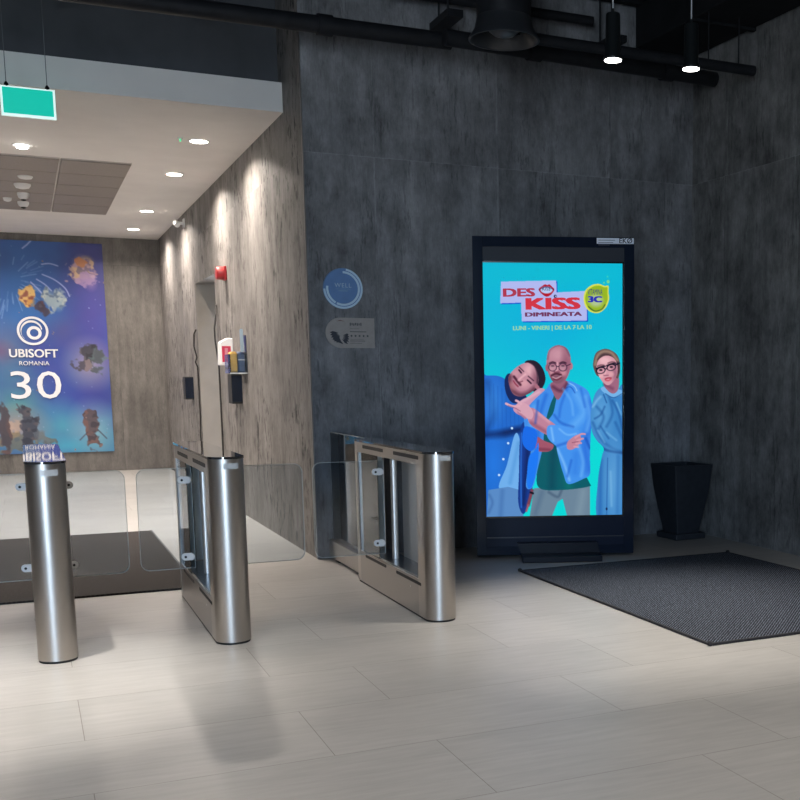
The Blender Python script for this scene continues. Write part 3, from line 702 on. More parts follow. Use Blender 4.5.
# ---- middle person: open light-blue shirt over green tee
pm = C.mpoly([(532,486),(548,484),(576,486),(589,482),(589,517),(566,517),(561,497),(556,500),(549,517),(527,517)], False)
C.put(pm, (112,134,152)); C.put(C.mline([(547,490),(556,495),(560,488)], 2, 3), (74,94,116), .8, pm); C.put(C.mline([(540,490),(533,512)], 4, 6), (84,108,134), .6, pm); C.put(C.mline([(582,490),(578,512)], 6, 8), (140,160,172), .5, pm)
tg = C.mpoly([(549,388),(560,386),(562,400),(566,430),(574,455),(588,480),(587,485),(560,488),(538,486),(535,470),(541,430)])
C.put(tg, (14,98,108)); C.put(C.mline([(552,440),(550,484)], 6, 8), (8,74,92), .7, tg); C.put(C.mline([(565,450),(567,484)], 6, 8), (20,124,116), .7, tg)
s2 = C.mpoly([(545,386),(549,381),(553,391),(549,402),(544,420),(541,445),(537,462),(531,484),(524,484),(527,460),(530,440),(524,428),(523,412),(530,400)])
C.put(s2, (74,142,222)); C.put(C.mline([(545,392),(538,415),(536,440),(530,475)], 3, 4), (44,104,200), .7, s2); C.put(C.mline([(533,404),(529,424)], 4, 5), (112,176,236), .6, s2)
s3 = C.mpoly([(556,394),(562,384),(567,378),(576,381),(586,387),(590,396),(592,412),(590,430),(589,455),(589,472),(582,477),(567,482),(562,472),(556,450),(553,432),(546,428),(545,420),(552,410)])
C.put(s3, (76,146,226))
C.put(C.mline([(588,400),(591,420),(584,440),(588,468)], 7, 9), (42,98,200), .6, s3)
C.put(C.mline([(576,392),(583,410),(570,425)], 5, 8), (120,184,240), .65, s3); C.put(C.mline([(566,386),(560,402),(558,414)], 2, 3), (48,106,200), .7, s3)
C.put(C.mline([(556,446),(563,462),(568,478)], 2, 3), (150,200,244), .7, s3); C.put(C.mline([(575,452),(574,470)], 5, 7), (58,124,214), .6, s3)
C.put(C.mline([(565,379),(573,383),(576,388)], 1.2, 1), (150,196,240), .8, s3); C.put(C.mline([(560,388),(569,384),(574,390)], 1.0, 1), (36,82,170), .7)
# cuff + crossed forearm and pointing hand
fa = C.mpoly([(526,408),(532,405),(545,415),(556,424),(557,433),(550,434),(538,428),(528,420)])
C.put(fa, (186,132,152)); C.put(C.mline([(530,420),(543,428),(552,434)], 3, 4), (132,78,102), .7, fa); C.put(C.mline([(534,408),(548,419)], 2, 3), (216,170,182), .7, fa)
cf = C.mpoly([(546,424),(552,422),(565,424),(578,428),(574,438),(560,445),(552,441),(546,434)])
C.put(cf, (84,152,230)); C.put(C.mline([(550,425),(552,438)], 2, 2), (140,194,242), .7, cf); C.put(C.mline([(556,443),(572,438)], 2, 3), (40,92,190), .7)
C.put(C.mpoly([(516,401),(521,399),(528,403),(532,410),(530,416),(523,414),(517,408)]), (206,160,176))
for a_ in (([(518,403),(511,403),(505,400.5)]), ([(520,401),(517,398.5),(515,397.5)])): C.put(C.mline(a_, 2.4, .8), (212,166,182))
C.put(C.mline([(507,402.5),(514,405),(519,408)], .9, .8), (140,90,118), .7); C.put(C.mline([(519,411),(524,415)], 2.2, 1), (176,122,146), .9)
hb = C.mpoly([(535,434),(543,438),(552,442),(549,448),(540,449),(534,446)]); C.put(hb, (160,92,110)); C.put(C.mline([(536,446),(548,447)], 2, 3), (110,54,76), .7, hb)
C.put(C.mpoly([(566,440),(571,435),(577,432),(580,435),(578,442),(571,447),(566,446)]), (190,132,150))
for a_ in ([(574,435),(580,431.5),(584,431.5)], [(576,438),(582,436)], [(575,441),(580,440.5)], [(573,444),(577,444.5)]): C.put(C.mline(a_, 1.8, .7), (206,150,166))
C.put(C.mline([(571,440),(577,439)], .7, .7), (120,66,90), .7)
# jacket sleeve of left person draped + watch hand
C.put(C.mpoly([(523,424),(533,426),(536,432),(534,444),(528,448),(521,440)]), (36,112,222)); C.put(C.mpoly([(527,455),(533,448),(537,440),(536,460),(530,484),(525,482)]), (40,124,232))
C.put(C.mline([(530,488),(528,496),(526,503)], 3.4, 1.2), (128,74,92)); C.put(C.mline([(528.5,490),(531,491)], 2, .8), (24,22,40)); C.put(C.mline([(526,503),(524,509)], 2, 1), (156,96,112))
# neck + head middle
C.put(C.mpoly([(550,380),(552,390),(557,397),(563,388),(566,378)]), (150,100,120)); C.put(C.mline([(552,384),(560,388),(566,381)], 3, 3), (88,50,76), .75)
C.put(C.mell(546.3, 365, 1.8, 3.6), (160,104,122)); C.put(C.mell(570.2, 363.5, 1.8, 3.6), (178,122,138))
h2 = C.mpoly([(546,356),(548,348),(554,343.5),(560,343),(566,346),(569.5,353),(570,362),(568,371),(564,378),(558,381.5),(552,379),(548,372),(546,364)])
C.put(h2, (170,118,136)); C.put(C.mell(557, 352, 9, 7, soft=9), (204,158,170), .7, h2); C.put(C.mell(565, 360, 4, 14, soft=6), (126,78,98), .5, h2)
C.put(C.mline([(547,356),(549,348),(556,343),(564,344.5),(569,353)], 1.8, 2), (104,76,96), .6, h2)
C.put(C.mell(556.5, 376.5, 7.5, 5.5, soft=4), (122,84,100), .75, h2); C.put(C.mell(549.5, 369.5, 2.6, 3, soft=3), (206,154,164), .7, h2); C.put(C.mell(562.5, 370, 3, 3, soft=3), (206,150,160), .7, h2)
C.put(C.mell(551, 352, 3, 6, soft=5), (190,142,156), .5, h2); C.put(C.mline([(546.5,362),(548,371),(552,378)], 2, 2.5), (112,68,88), .5, h2)
C.put(C.mline([(550.8,372.6),(555,370.9),(560,372)], 1.9, 1.1), (74,36,52), .85); C.put(C.mline([(551.8,374.3),(555.2,375.6),(560,373.4)], 1, .9), (206,164,174), .85); C.put(C.mline([(552.5,376),(556,377.2),(560.4,374.8)], 1.0, .8), (110,44,62), .9)
C.put(C.mline([(556.4,360),(556.8,366),(554.6,368.6)], 1.3, 1.2), (226,180,188), .7); C.put(C.mline([(553.4,369.2),(558.4,369.4)], 1.1, .9), (110,62,80), .8)
for ex in (551.8, 562.0):
    C.put(C.mline([(ex-3,360.6),(ex,359.4),(ex+3,360.4)], 1.5, .9), (66,40,58), .9); C.put(C.mell(ex, 363.4, 1.7, .9), (48,30,46))
    C.put(C.mell(ex, 365.2, 3.2, 2.4, soft=1.6), (206,166,178), .5); ring = np.clip(C.mell(ex, 364.6, 4.3, 4.1, 0, .7)-C.mell(ex, 364.6, 3.6, 3.4, 0, .7), 0, 1); C.put(ring, (52,34,58), .85)
C.put(C.mline([(556,363.8),(557.8,363.8)], .8, .6), (52,34,58)); C.put(C.mline([(566.2,363),(569.6,361.5)], .7, .6), (52,34,58))
for l_, w_, c_, al in (([(585,394),(589,412),(586,428)], 3, (128,190,242), .5), ([(553,412),(560,420),(572,424)], 2, (36,86,180), .6), ([(578,444),(582,460),(580,474)], 2.5, (120,182,240), .6), ([(570,458),(566,474)], 2, (38,92,190), .6),
        ([(562,386),(570,398),(572,412)], 2, (128,188,242), .5), ([(580,386),(584,404)], 2, (44,100,196), .5), ([(537,398),(534,420)], 2, (36,84,178), .6), ([(543,446),(540,470)], 2, (36,84,178), .5), ([(585,436),(589,446)], 2, (28,74,170), .7), ([(558,426),(566,432),(575,431)], 1.5, (140,196,244), .6)):
    C.put(C.mline(l_, w_, w_*1.3), c_, al, np.maximum(np.maximum(s3, s2), cf))
# ---- right person: denim jacket, blond hair tied back, glasses
dj = C.mpoly([(594,392),(600,385),(606,384),(616,388),(624,392),(624,518),(597,518),(597,480),(601,455),(603,446),(596,438),(591,428),(590,410)])
C.put(dj, (70,134,192)); C.put(C.mell(601, 412, 9, 20, soft=12), (104,164,212), .7, dj)
for l_ in ([(592,420),(600,436),(612,446),(624,450)], [(608,392),(612,410),(606,424)], [(596,404),(603,414),(598,426)], [(615,420),(622,436)]): C.put(C.mline(l_, 2, 3), (38,88,150), .6, dj)
C.put(C.mline([(596,442),(606,448),(622,451)], 2.5, 2), (28,66,126), .75, dj)
C.put(C.mell(613, 480, 8, 34, soft=12), (112,168,214), .6, dj); C.put(C.mline([(600,458),(599,514)], 3, 4), (44,98,168), .6, dj)
C.put(C.mline([(607,456),(606,514)], 1, 1), (44,96,160), .7, dj); C.put(C.mell(606, 508, 1, 1.4), (30,50,90))
C.put(C.mpoly([(600,386),(606,383),(616,386),(622,388),(622,392),(613,395),(606,392)]), (120,176,222)); C.put(C.mline([(605,391),(613,395),(622,391)], .9, .8), (38,84,144), .8)
C.put(C.mpoly([(602,372),(604,384),(612,391),(618,386),(617,372)]), (158,108,130)); C.put(C.mline([(604,382),(612,386)], 3, 3), (110,64,92), .6)
C.put(C.mpoly([(593,366),(592.6,359),(595,351),(600,347.4),(606,346.4),(612,348.6),(617,353),(619.6,361),(619.4,370),(617,376),(612,372),(598,374)]), (104,82,82))
C.put(C.mline([(594.5,362),(597,353),(603,349),(611,350.5),(617,358)], 2.6, 2), (158,134,118), .85); C.put(C.mline([(597,357),(603,352),(610,353)], 1.2, 1.5), (76,58,66), .8); C.put(C.mline([(617,360),(618,370)], 2, 2), (70,52,66), .8)
f3 = C.mpoly([(595.8,364),(598,357.5),(603,353.8),(609,353.4),(614.5,357),(617,364),(616.6,372),(612.5,379),(607.5,382.6),(602.5,379.6),(598,373)])
C.put(f3, (204,152,164)); C.put(C.mell(604, 358, 6, 4, soft=4), (232,190,194), .7, f3); C.put(C.mell(614.5, 371, 3, 8, soft=4), (142,92,114), .65, f3); C.put(C.mell(600.5, 373, 2.2, 2.4, soft=2), (224,172,178), .8, f3); C.put(C.mell(611, 371.5, 2.4, 2.4, soft=2), (222,168,174), .7, f3)
C.put(C.mline([(604.6,376.4),(607.2,375.4),(610.6,375.4)], 1.2, .9), (150,44,66), .95); C.put(C.mline([(605,377.6),(607.8,378),(610.2,376.6)], 1.4, .9), (196,88,104), .9)
C.put(C.mline([(604.6,365),(605,370),(604,372)], 1.2, 1), (232,188,192), .7); C.put(C.mline([(603.4,372.8),(607.6,372.6)], 1, .9), (142,86,106), .8)
for ex, ey in ((600.2,367.6), (610.8,364.6)):
    C.put(C.mline([(ex-3.4,ey-4),(ex,ey-5.2),(ex+3.2,ey-5)], 1.1, .8), (92,62,70), .8); C.put(C.mell(ex, ey-.2, 1.7, 1.0), (40,30,46))
    C.put(C.mell(ex, ey, 4.9, 3.6, -14, .6)-C.mell(ex, ey+.4, 3.9, 2.5, -14, .6), (18,16,40), 1.); C.put(C.mline([(ex-4.6,ey-1.6),(ex,ey-3.4),(ex+4.4,ey-4)], 1.3, .6), (18,16,40), .95)
C.put(C.mline([(604.8,366.4),(606.4,366)], 1, .7), (18,16,40)); C.put(C.mline([(615,362.4),(619,360.6)], 1.3, .7), (18,16,40))
for l_, w_, c_, al in (([(592,404),(596,398),(600,394)], 2, (140,192,226), .7), ([(594,416),(600,412),(604,404)], 1.6, (32,78,140), .6), ([(612,398),(618,410),(622,426)], 2, (36,84,146), .6), ([(606,430),(616,438)], 1.6, (130,184,222), .6), ([(600,424),(608,436)], 1.6, (36,84,146), .6), ([(616,400),(621,412)], 1.4, (136,190,226), .6), ([(618,454),(617,512)], 3, (58,116,178), .6), ([(610,470),(611,505)], 2, (138,190,224), .5), ([(603,392),(606,400)], 1, (28,70,130), .7), ([(597,428),(604,440)], 1.5, (134,188,224), .5)):
    C.put(C.mline(l_, w_, w_*1.2), c_, al, dj)
# ---- logo plates
def q(px, py, s=.7):  # shadow shifted plate
    return (px+s, py+s)
for off, col in ((1.0, (10,84,196)), (0, (172,180,228))):
    P1 = C.mpoly([(501.5+off,281+off),(556+off,279.5+off),(556.5+off,300+off),(500.5+off,302+off)], False)
    P2 = C.mpoly([(521+off,301+off),(521.5+off,293+off),(586+off,289.5+off),(586.5+off,318.5+off),(521.5+off,319.5+off)], False)
    C.put(np.maximum(P1, P2), col)
# lips sign
C.put(C.mpoly([(538.5,288.5),(542,285),(545,283.4),(547,284.2),(549,283.4),(551.5,285.4),(554,288.5),(551,293),(546.5,295.4),(542,293)]), (176,24,50))
C.put(C.mell(546.3, 288.8, 6, 3.4), (176,196,228)); C.put(C.mline([(539,288.5),(546,285.8),(553.5,288.5)], .7, .6), (26,30,80), .8)
C.put(np.clip(C.mell(554.9, 295.0, 1.5, 1.6)-C.mell(555.4, 295.0, .7, .8), 0, 1), (20,30,70))
# yellow drop badge
C.put(C.mpoly([(583,297),(585,289),(591,284),(598,282.6),(604,284.5),(608,284.5),(608,290),(608.5,298),(605,306),(598,311),(590,310),(585,305)]), (208,214,92))
C.put(C.mpoly([(584.6,297),(586.5,290),(592,285.6),(598,284.2),(604,286),(606.8,286),(606.8,291),(607,298),(603.8,305),(597.6,309.4),(590.6,308.6),(586.4,304)]), (150,178,44))
C.put(C.mell(595.5, 299, 7, 6, soft=4), (178,196,170), .8)
C.put(C.mline([(588,305),(594,309.2),(601,307.6),(604.5,303)], 1.3, .8), (56,84,60), .7)
C.put(C.mell(607.6, 280.4, 1.5, 1.7), (120,206,150)); C.put(C.mell(603.5, 281.6, 1, 1.2), (90,200,170)); C.put(C.mell(607, 275.5, .9, 1), (70,200,190))
C.a = np.clip((C.a-.5)*1.14+.485, 0, 1)
scr = C.mesh('screen', sx0, sx1, sz0, sz1, vcol_mat('screen_picture', 1.0), K, -.002)
bm = bmesh.new(); e = .012
for q_ in ((sx0-e, sx0, sz0-e, sz1+e), (sx1, sx1+e, sz0-e, sz1+e), (sx0, sx1, sz1, sz1+e), (sx0, sx1, sz0-e, sz0)): box(bm, q_[0], q_[1], -.006, .012, q_[2], q_[3])
mesh('screen_bezel', bm, mat('bezel', (.006,.007,.010), .2), K)
mesh('screen_surround', BOX(-hk+fw_, hk-fw_, .004, .012, sz0-.012, sz1+.012), M_bglass, K)
def emis(name, c255, s=1.0):
    l_ = [((v/255+.055)/1.055)**2.4 if v > 10 else v/255/12.92 for v in c255]
    return mat(name, (.01,.01,.01), .5, emit=tuple(l_), es=s)
def stext(s, px, py, hpx, wpx, m_, bold=.0, rot=0., shear=0.):
    """lettering on the display: centred on a photo pixel with a given cap height and width in pixels"""
    x_, z_ = kpt(px, py); mpp = (kpt(560,300)[1]-kpt(560,301)[1])
    o_ = text('lettering', s, hpx*mpp/.73, m_, scr, (x_, -.0035, z_), rot=(R(90), R(-rot), 0), bold=bold, ext=.0004, shear=shear)
    xs_ = [v.co.x for v in o_.data.vertices]; ys_ = [v.co.y for v in o_.data.vertices]
    w_ = (max(xs_)-min(xs_)) or 1; mx_, my_ = (max(xs_)+min(xs_))/2, (max(ys_)+min(ys_))/2; mppx = kpt(561,300)[0]-kpt(560,300)[0]
    for v in o_.data.vertices: v.co.x -= mx_; v.co.y -= my_
    o_.scale = (wpx*mppx/w_, 1, 1); return o_
E_red = emis('letter_red', (206,22,46)); E_pur = emis('letter_purple', (106,20,76)); E_blue = emis('letter_blue', (22,24,170)); E_yel = emis('letter_yellow', (140,206,160)); E_nv = emis('letter_navy', (50,60,110))
stext('DES', 519, 292.5, 8.2, 32, emis('letter_crimson', (170,24,60)), .0038, 1)
stext('KISS', 553, 303.6, 11.5, 55, E_red, .006, 1)
stext('DIMINEATA', 553.5, 314.2, 4.1, 57, E_pur, .0022, 1)
stext('KISS', 546.3, 288.8, 3.6, 8, E_nv, .0006, 0)
stext('VITAMINA', 595, 292, 6, 15, E_nv, .0005, 0)
stext('3C', 595, 299.3, 6.0, 14.5, E_blue, .004, 0)
stext('LUNI - VINERI | DE LA 7 LA 10', 552.5, 328.2, 4.2, 79, E_yel, .0018, 1)
tag(K, 'tall black display totem showing three people on turquoise', 'advertising display')

# ------------------------------------------------------------------ signs on the front wall
o = empty('round_sign', (2.187, YW-.001, 2.035))
M_sb = mat('sign_blue', (.13,.25,.50), .5, noise=.08, nscale=12); M_sl = mat('sign_lightblue', (.55,.72,.86), .5)
mesh('disc', cyl(bmesh.new(), (0,0,0), (0,-.012,0), .150, n=64), M_sb, o)
def arcband(r0, r1, a0, a1, m_=M_sl, y0=-.0125, y1=-.0145):
    n = 40; outer = [(r1*math.cos(R(a0+(a1-a0)*i/n)), r1*math.sin(R(a0+(a1-a0)*i/n))) for i in range(n+1)]
    inner = [(r0*math.cos(R(a0+(a1-a0)*i/n)), r0*math.sin(R(a0+(a1-a0)*i/n))) for i in range(n+1)][::-1]
    return mesh('swirl_band', prism(bmesh.new(), outer+inner, y1, y0, axis='y'), m_, o)
arcband(.134, .149, -178, 80); arcband(.112, .128, -115, 90); arcband(.112, .128, -188, -120)
arcband(.143, .149, 82, 180, mat('sign_midblue', (.13,.24,.42), .3))
M_sw = mat('sign_white', (.42,.55,.66), .4)
text('lettering', 'WELL', .045, M_sw, o, (0, -.0135, .022), space=1.2)
bm = BOX(-.058, .058, -.0135, -.012, -.005, -.002); box(bm, -.035, .035, -.0135, -.012, -.020, -.014); mesh('small_print', bm, mat('print_blue', (.2,.36,.5), .4), o)
tag(o, 'round blue sign with light swirling rings reading WELL on the wall', 'sign')
o = empty('rating_plaque', (2.232, YW-.001, 1.708))
M_pl = mat('plaque_metal', (.36,.33,.31), .5, 0, noise=.06, nscale=30)
pts = [(.187, .112), (-.075, .112)]+[(-.075+.112*math.cos(R(90+180*i/20)), .112*math.sin(R(90+180*i/20))) for i in range(1, 20)]+[(-.075, -.112), (.187, -.112)]
mesh('plate', prism(bmesh.new(), pts, -.010, 0, axis='y'), M_pl, o)
M_dk = mat('plaque_ink', (.035,.04,.055), .5)
def flat(name, pts, m_, par, y0=-.0115, y1=-.0095): return mesh(name, prism(bmesh.new(), pts, y0, y1, axis='y'), m_, par)
em = empty('x')  # emblem: dark leaf-like wings inside a ring
bpy.data.objects.remove(em)
n = 10
bm = bmesh.new()
for k in range(6):   # left fan of pointed leaves
    a = R(178+14*k); c_ = Vector((-.075, .0)); r0, r1 = .018, .082
    d = Vector((math.cos(a), math.sin(a))); nrm = Vector((-d.y, d.x))
    prism(bm, [tuple(c_+d*r0), tuple(c_+d*.06+nrm*.011), tuple(c_+d*r1), tuple(c_+d*.06-nrm*.010)], -.0118-.0002*k, -.0095, axis='y')
for k in range(5):   # right fan
    a = R(-42+13*k); c_ = Vector((-.088, -.025)); d = Vector((math.cos(a), math.sin(a))); nrm = Vector((-d.y, d.x))
    prism(bm, [tuple(c_+d*.03), tuple(c_+d*.065+nrm*.010), tuple(c_+d*(.09-.004*k)), tuple(c_+d*.065-nrm*.009)], -.0118-.0002*k, -.0095, axis='y')
prism(bm, [(-.13,-.055),(-.10,-.07),(-.055,-.085),(-.075,-.06),(-.09,-.02)], -.0116, -.0095, axis='y')
mesh('emblem', bm, M_dk, o)
mesh('emblem_arc', prism(bmesh.new(), [(-.105,.085),(-.075,.094),(-.04,.085),(-.075,.088)], -.0116, -.0095, axis='y'), mat('emblem_red', (.16,.05,.04), .5), o)
bm = bmesh.new()
for z_, w_, h_ in ((.031,.07,.002), (.006,.125,.006), (-.050,.105,.002), (-.062,.115,.004), (-.078,.09,.003)): box(bm, -.003, -.003+w_, -.0112, -.0095, z_, z_+h_)
mesh('small_print', bm, mat('plaque_print', (.10,.10,.105), .5), o)
bm = bmesh.new()
for k in range(5):
    c_ = (.008+k*.031, -.022); P = []
    for i in range(10):
        a = R(90+36*i); rr = .010 if i % 2 == 0 else .0045; P.append((c_[0]+rr*math.cos(a), c_[1]+rr*math.sin(a)))
    prism(bm, P, -.0118, -.0095, axis='y')
mesh('star', bm, M_dk, o)
bm = bmesh.new()
for k in range(7): box(bm, -.003+k*.0135, .006+k*.0135, -.0112, -.0095, .054+(k%2)*.003, .076-(k%3)*.002)
mesh('worn_title', bm, mat('plaque_print', ), o)
tag(o, 'grey metal plaque with dark emblem and five stars below the round sign', 'plaque')

# ------------------------------------------------------------------ things on the corridor wall
def wallbox(name, y0, z0, dims, m_, label, cat, group=None, bevel=.006, extra=None):
    dx, dy, dz = dims; o = empty(name, (XC, y0, z0)); mesh('housing', BOX(-dx, 0, -dy/2, dy/2, 0, dz), m_, o, bevel=bevel)
    if extra: extra(o)
    return tag(o, label, cat, group)
def reader_face(o):
    mesh('reader_face', BOX(-.098, -.0, -.112, -.1105, .02, .27), mat('reader_face', (.01,.015,.03), .2), o)
wallbox('door_reader', 14.95, 1.10, (.10, .22, .285), M_black, 'black box on the corridor wall beyond the doorway recess', 'wall box', 'black boxes by the corridor doorway', extra=reader_face)
wallbox('door_reader', 11.45, 1.12, (.10, .22, .29), M_black, 'black box on the corridor wall under the clear tray', 'wall box', 'black boxes by the corridor doorway', extra=reader_face)
M_red = mat('alarm_red', (.32,.012,.014), .4)
o = empty('fire_alarm', (XC, 12.0, 2.36))
mesh('backplate', BOX(-.025, 0, -.07, .07, 0, .14), M_red, o, bevel=.008)
mesh('sounder', lathe(bmesh.new(), [(.066,-.025),(.066,-.085),(.06,-.095),(.02,-.098)], (0,0,.07), axis='x', n=30), M_red, o, smooth=True)
tag(o, 'red fire alarm sounder on the corridor wall above the doorway edge', 'fire alarm')
# hand sanitiser pack, tray, cloths
o = empty('wipes_dispenser', (XC, 11.85, 1.50))
mesh('body', prism(bmesh.new(), [(-.13,.0),(0,0),(0,.27),(-.05,.27),(-.12,.23)], -.10, .10, axis='y'), M_white, o, bevel=.008)
mesh('red_label', BOX(-.112, -.025, -.1015, -.1, .03, .19), mat('label_red', (.55,.03,.08), .4), o)
mesh('label_mark', BOX(-.085, -.055, -.103, -.1016, .05, .17), mat('label_pale', (.6,.25,.3), .4), o)
tag(o, 'white dispenser with a red label on the corridor wall', 'dispenser')
wallbox('call_point', 11.6, 1.43, (.07, .10, .10), M_red, 'small red call point under the clear tray on the corridor wall', 'call point')
o = empty('clear_tray', (XC, 11.15, 1.415)); M_acr = glass_mat('acrylic', (.86,.90,.92))
bm = bmesh.new()
for q_ in ((-.155, 0, -.15, .15, 0, .006), (-.155, 0, -.156, -.15, 0, .18), (-.155, 0, .15, .156, 0, .18), (-.161, -.155, -.156, .156, 0, .18), (-.006, 0, -.15, .15, .006, .36)): box(bm, *q_)
mesh('tray_body', bm, M_acr, o)
mesh('tray_lip', BOX(-.163, 0, -.158, -.155, -.004, .006), mat('acrylic_edge', (.6,.62,.62), .3), o)
mesh('back_hook', prism(bmesh.new(), rrect(-.05, -.018, .20, .42, .015), -.10, -.09, axis='y'), mat('acrylic_blue', (.30,.38,.44), .25), o)
tag(o, 'clear acrylic tray holding two pouches on the corridor wall', 'tray')
def pouch(xc, w_, h_, m_, label):
    o = empty('cloth_pouch', (XC+xc, 11.15, 1.423))
    bm = prism(bmesh.new(), rrect(-w_/2, w_/2, 0, h_, min(w_/2-.004, .04), (1,1,0,0)), -.09, .05, axis='y')
    mesh('pouch_body', bm, m_, o, bevel=.012, smooth=False)
    return tag(o, label, 'pouch', 'pouches in the clear tray')
pouch(-.114, .068, .20, mat('pouch_yellow', (.55,.33,.08), .6, noise=.1, nscale=30), 'mustard yellow pouch in the clear tray')
bl = pouch(-.041, .062, .20, mat('pouch_blue', (.05,.08,.16), .6, noise=.1, nscale=30), 'dark blue pouch with a pale band in the clear tray')
mesh('pale_band', BOX(-.032, .032, -.092, -.08, .115, .127), mat('band', (.4,.42,.45), .5), bl)
# thin dark jagged lines at the doorway edges
M_line = mat('dark_line', (.02,.018,.016), .7)
def cable(pts, label, rr=.009):  # thin dark jagged line through the given points
    bm = bmesh.new(); P = [Vector(q_) for q_ in pts]
    for a_, b_ in zip(P[:-1], P[1:]): cyl(bm, a_, b_, rr, n=10)
    return tag(mesh('wall_dark_line', bm, M_line), label, 'cable', 'dark lines at the doorway')
cable([(XC-.01, 14.30, 1.95), (XC-.03, 14.34, 1.9), (XC-.035, 14.36, 1.75), (XC-.01, 14.34, 1.62), (XC-.03, 14.33, 1.56), (XC-.01, 14.31, 1.50), (XC-.01, 14.30, .9), (XC-.02, 14.30, .55), (XC-.01, 14.30, .3)], 'dark jagged line down the far edge of the corridor doorway')
cable([(XC-.01, 12.66, 2.15), (XC-.03, 12.60, 2.02), (XC-.05, 12.58, 1.9), (XC-.05, 12.58, 1.78), (XC-.02, 12.6, 1.5), (XC-.01, 12.66, 1.3), (XC-.01, 12.66, .1)], 'dark jagged line down the near edge of the corridor doorway')
o = empty('wall_camera', (XC, 14.9, 3.27))
mesh('arm', cyl(bmesh.new(), (0,0,0), (-.10,0,.01), .018, n=14), M_white, o, smooth=True)
mesh('camera_body', cyl(bmesh.new(), (-.10,.06,.02), (-.10,-.10,-.03), .032, n=20), M_white, o, smooth=True)
mesh('base', BOX(-.02, 0, -.05, .05, -.05, .06), M_white, o, bevel=.006)
tag(o, 'small white camera high on the corridor wall near the ceiling', 'camera')

# ------------------------------------------------------------------ banner on the far corridor wall
B = Canvas(-.86, 0, 1.155, 3.01, 110)     # metres, y down from the top edge
bx = lambda px, py=290: 1.154-(102+12*(py-246)/204.-px)*.01284     # photo px -> X near the top; good enough for the whole banner
Z1 = 3.30; by = lambda py: (py-239)/ (453.-239)*3.01
nA, nB_, nC = B.noise(3, 3, 5), B.noise(8, 2.5, 5), B.noise(21, 5, 5)
t_ = B.Y/3.01
top_c = np.array([44,50,104]); mid_c = np.array([58,62,140]); low_c = np.array([62,120,160])
w1 = np.clip((t_-.05)/.45, 0, 1)[...,None]; w2 = np.clip((t_-.55)/.3+.7*(nA-.5), 0, 1)[...,None]
B.a = ((top_c*(1-w1)+mid_c*w1)*(1-w2)+low_c*w2)/255.
def blob(px, py, rx, ry, col, al, soft=1.): B.put(B.mell(bx(px, py), by(py), rx/78, ry/78*1.1, soft=soft*min(rx,ry)/78*1.8), col, al)
B.put(np.clip((nB_-.45)*3.5, 0, 1), (46,92,160), .6); B.put(np.clip((nC-.52)*4, 0, 1), (84,60,140), .35)
blob(15, 275, 34, 34, (48,104,168), .8); blob(20, 310, 36, 26, (50,110,176), .7); blob(92, 300, 18, 60, (78,66,150), .6)
blob(4, 345, 16, 18, (110,130,150), .6); blob(0, 350, 10, 8, (130,60,100), .6); blob(10, 375, 20, 22, (60,130,150), .6); blob(60, 330, 12, 12, (90,70,120), .5)
blob(90, 395, 28, 14, (48,44,132), .8); blob(60, 370, 18, 26, (50,64,150), .6); blob(70, 410, 26, 20, (50,70,160), .5)
blob(60, 425, 16, 18, (70,160,176), .75); blob(15, 405, 20, 12, (90,150,140), .6); blob(14, 425, 22, 14, (176,150,130), .75); blob(16, 445, 26, 8, (60,110,140), .6)
blob(92, 430, 16, 20, (150,190,190), .7); blob(88, 362, 17, 17, (170,150,160), .75); blob(64, 446, 20, 7, (60,170,196), .6)
# fireworks
rs = random.Random(4)
for k in range(46):
    a = rs.uniform(0, 2*math.pi); r0 = rs.uniform(10, 26); r1 = r0+rs.uniform(5, 16); cx_, cy_ = 10, 278
    pts_ = [(bx(cx_+r_*math.cos(a)), by(cy_+r_*math.sin(a)*1.05+(r_/30)**2*2)) for r_ in (r0, (r0+r1)/2, r1)]
    B.put(B.mline(pts_, rs.uniform(.008,.014), .012), (130,160,210), rs.uniform(.3, .7))
for pl in ([(42,262),(50,261),(58,263)], [(42,272),(54,277),(64,285),(68,293)], [(36,277),(44,282),(50,288)], [(30,280),(38,288),(42,294)], [(24,247),(29,243),(33,239)]):
    B.put(B.mline([(bx(a), by(b)) for a, b in pl], .016, .014), (176,180,225), .85)
for k in range(70):
    B.put(B.mell(rs.uniform(-.8,1.1), rs.uniform(.05,2.9), .008, .008, soft=.01), (160,180,220), rs.uniform(.2,.6))
# loose coloured artwork patches (no figures)
for (px, py, rx, ry, c_, al) in ((81,262,7,8,(186,150,150),.8),(77,268,6,5,(190,120,70),.7),(86,258,6,5,(196,166,100),.7),(84,272,9,5,(196,160,176),.7),(80,266,3,5,(70,90,120),.6),(90,279,5,6,(150,120,170),.6),
        (24,292,5,4,(206,140,60),.9),(27,299,5,4,(214,150,70),.9),(28,291,3,3,(150,60,40),.7),(47,294,5,5,(150,166,176),.8),(52,298,8,5,(120,146,160),.7),(57,302,4,5,(140,170,180),.6),(40,304,3,5,(60,40,50),.7)):
    blob(px, py, rx, ry, c_, al, .7)
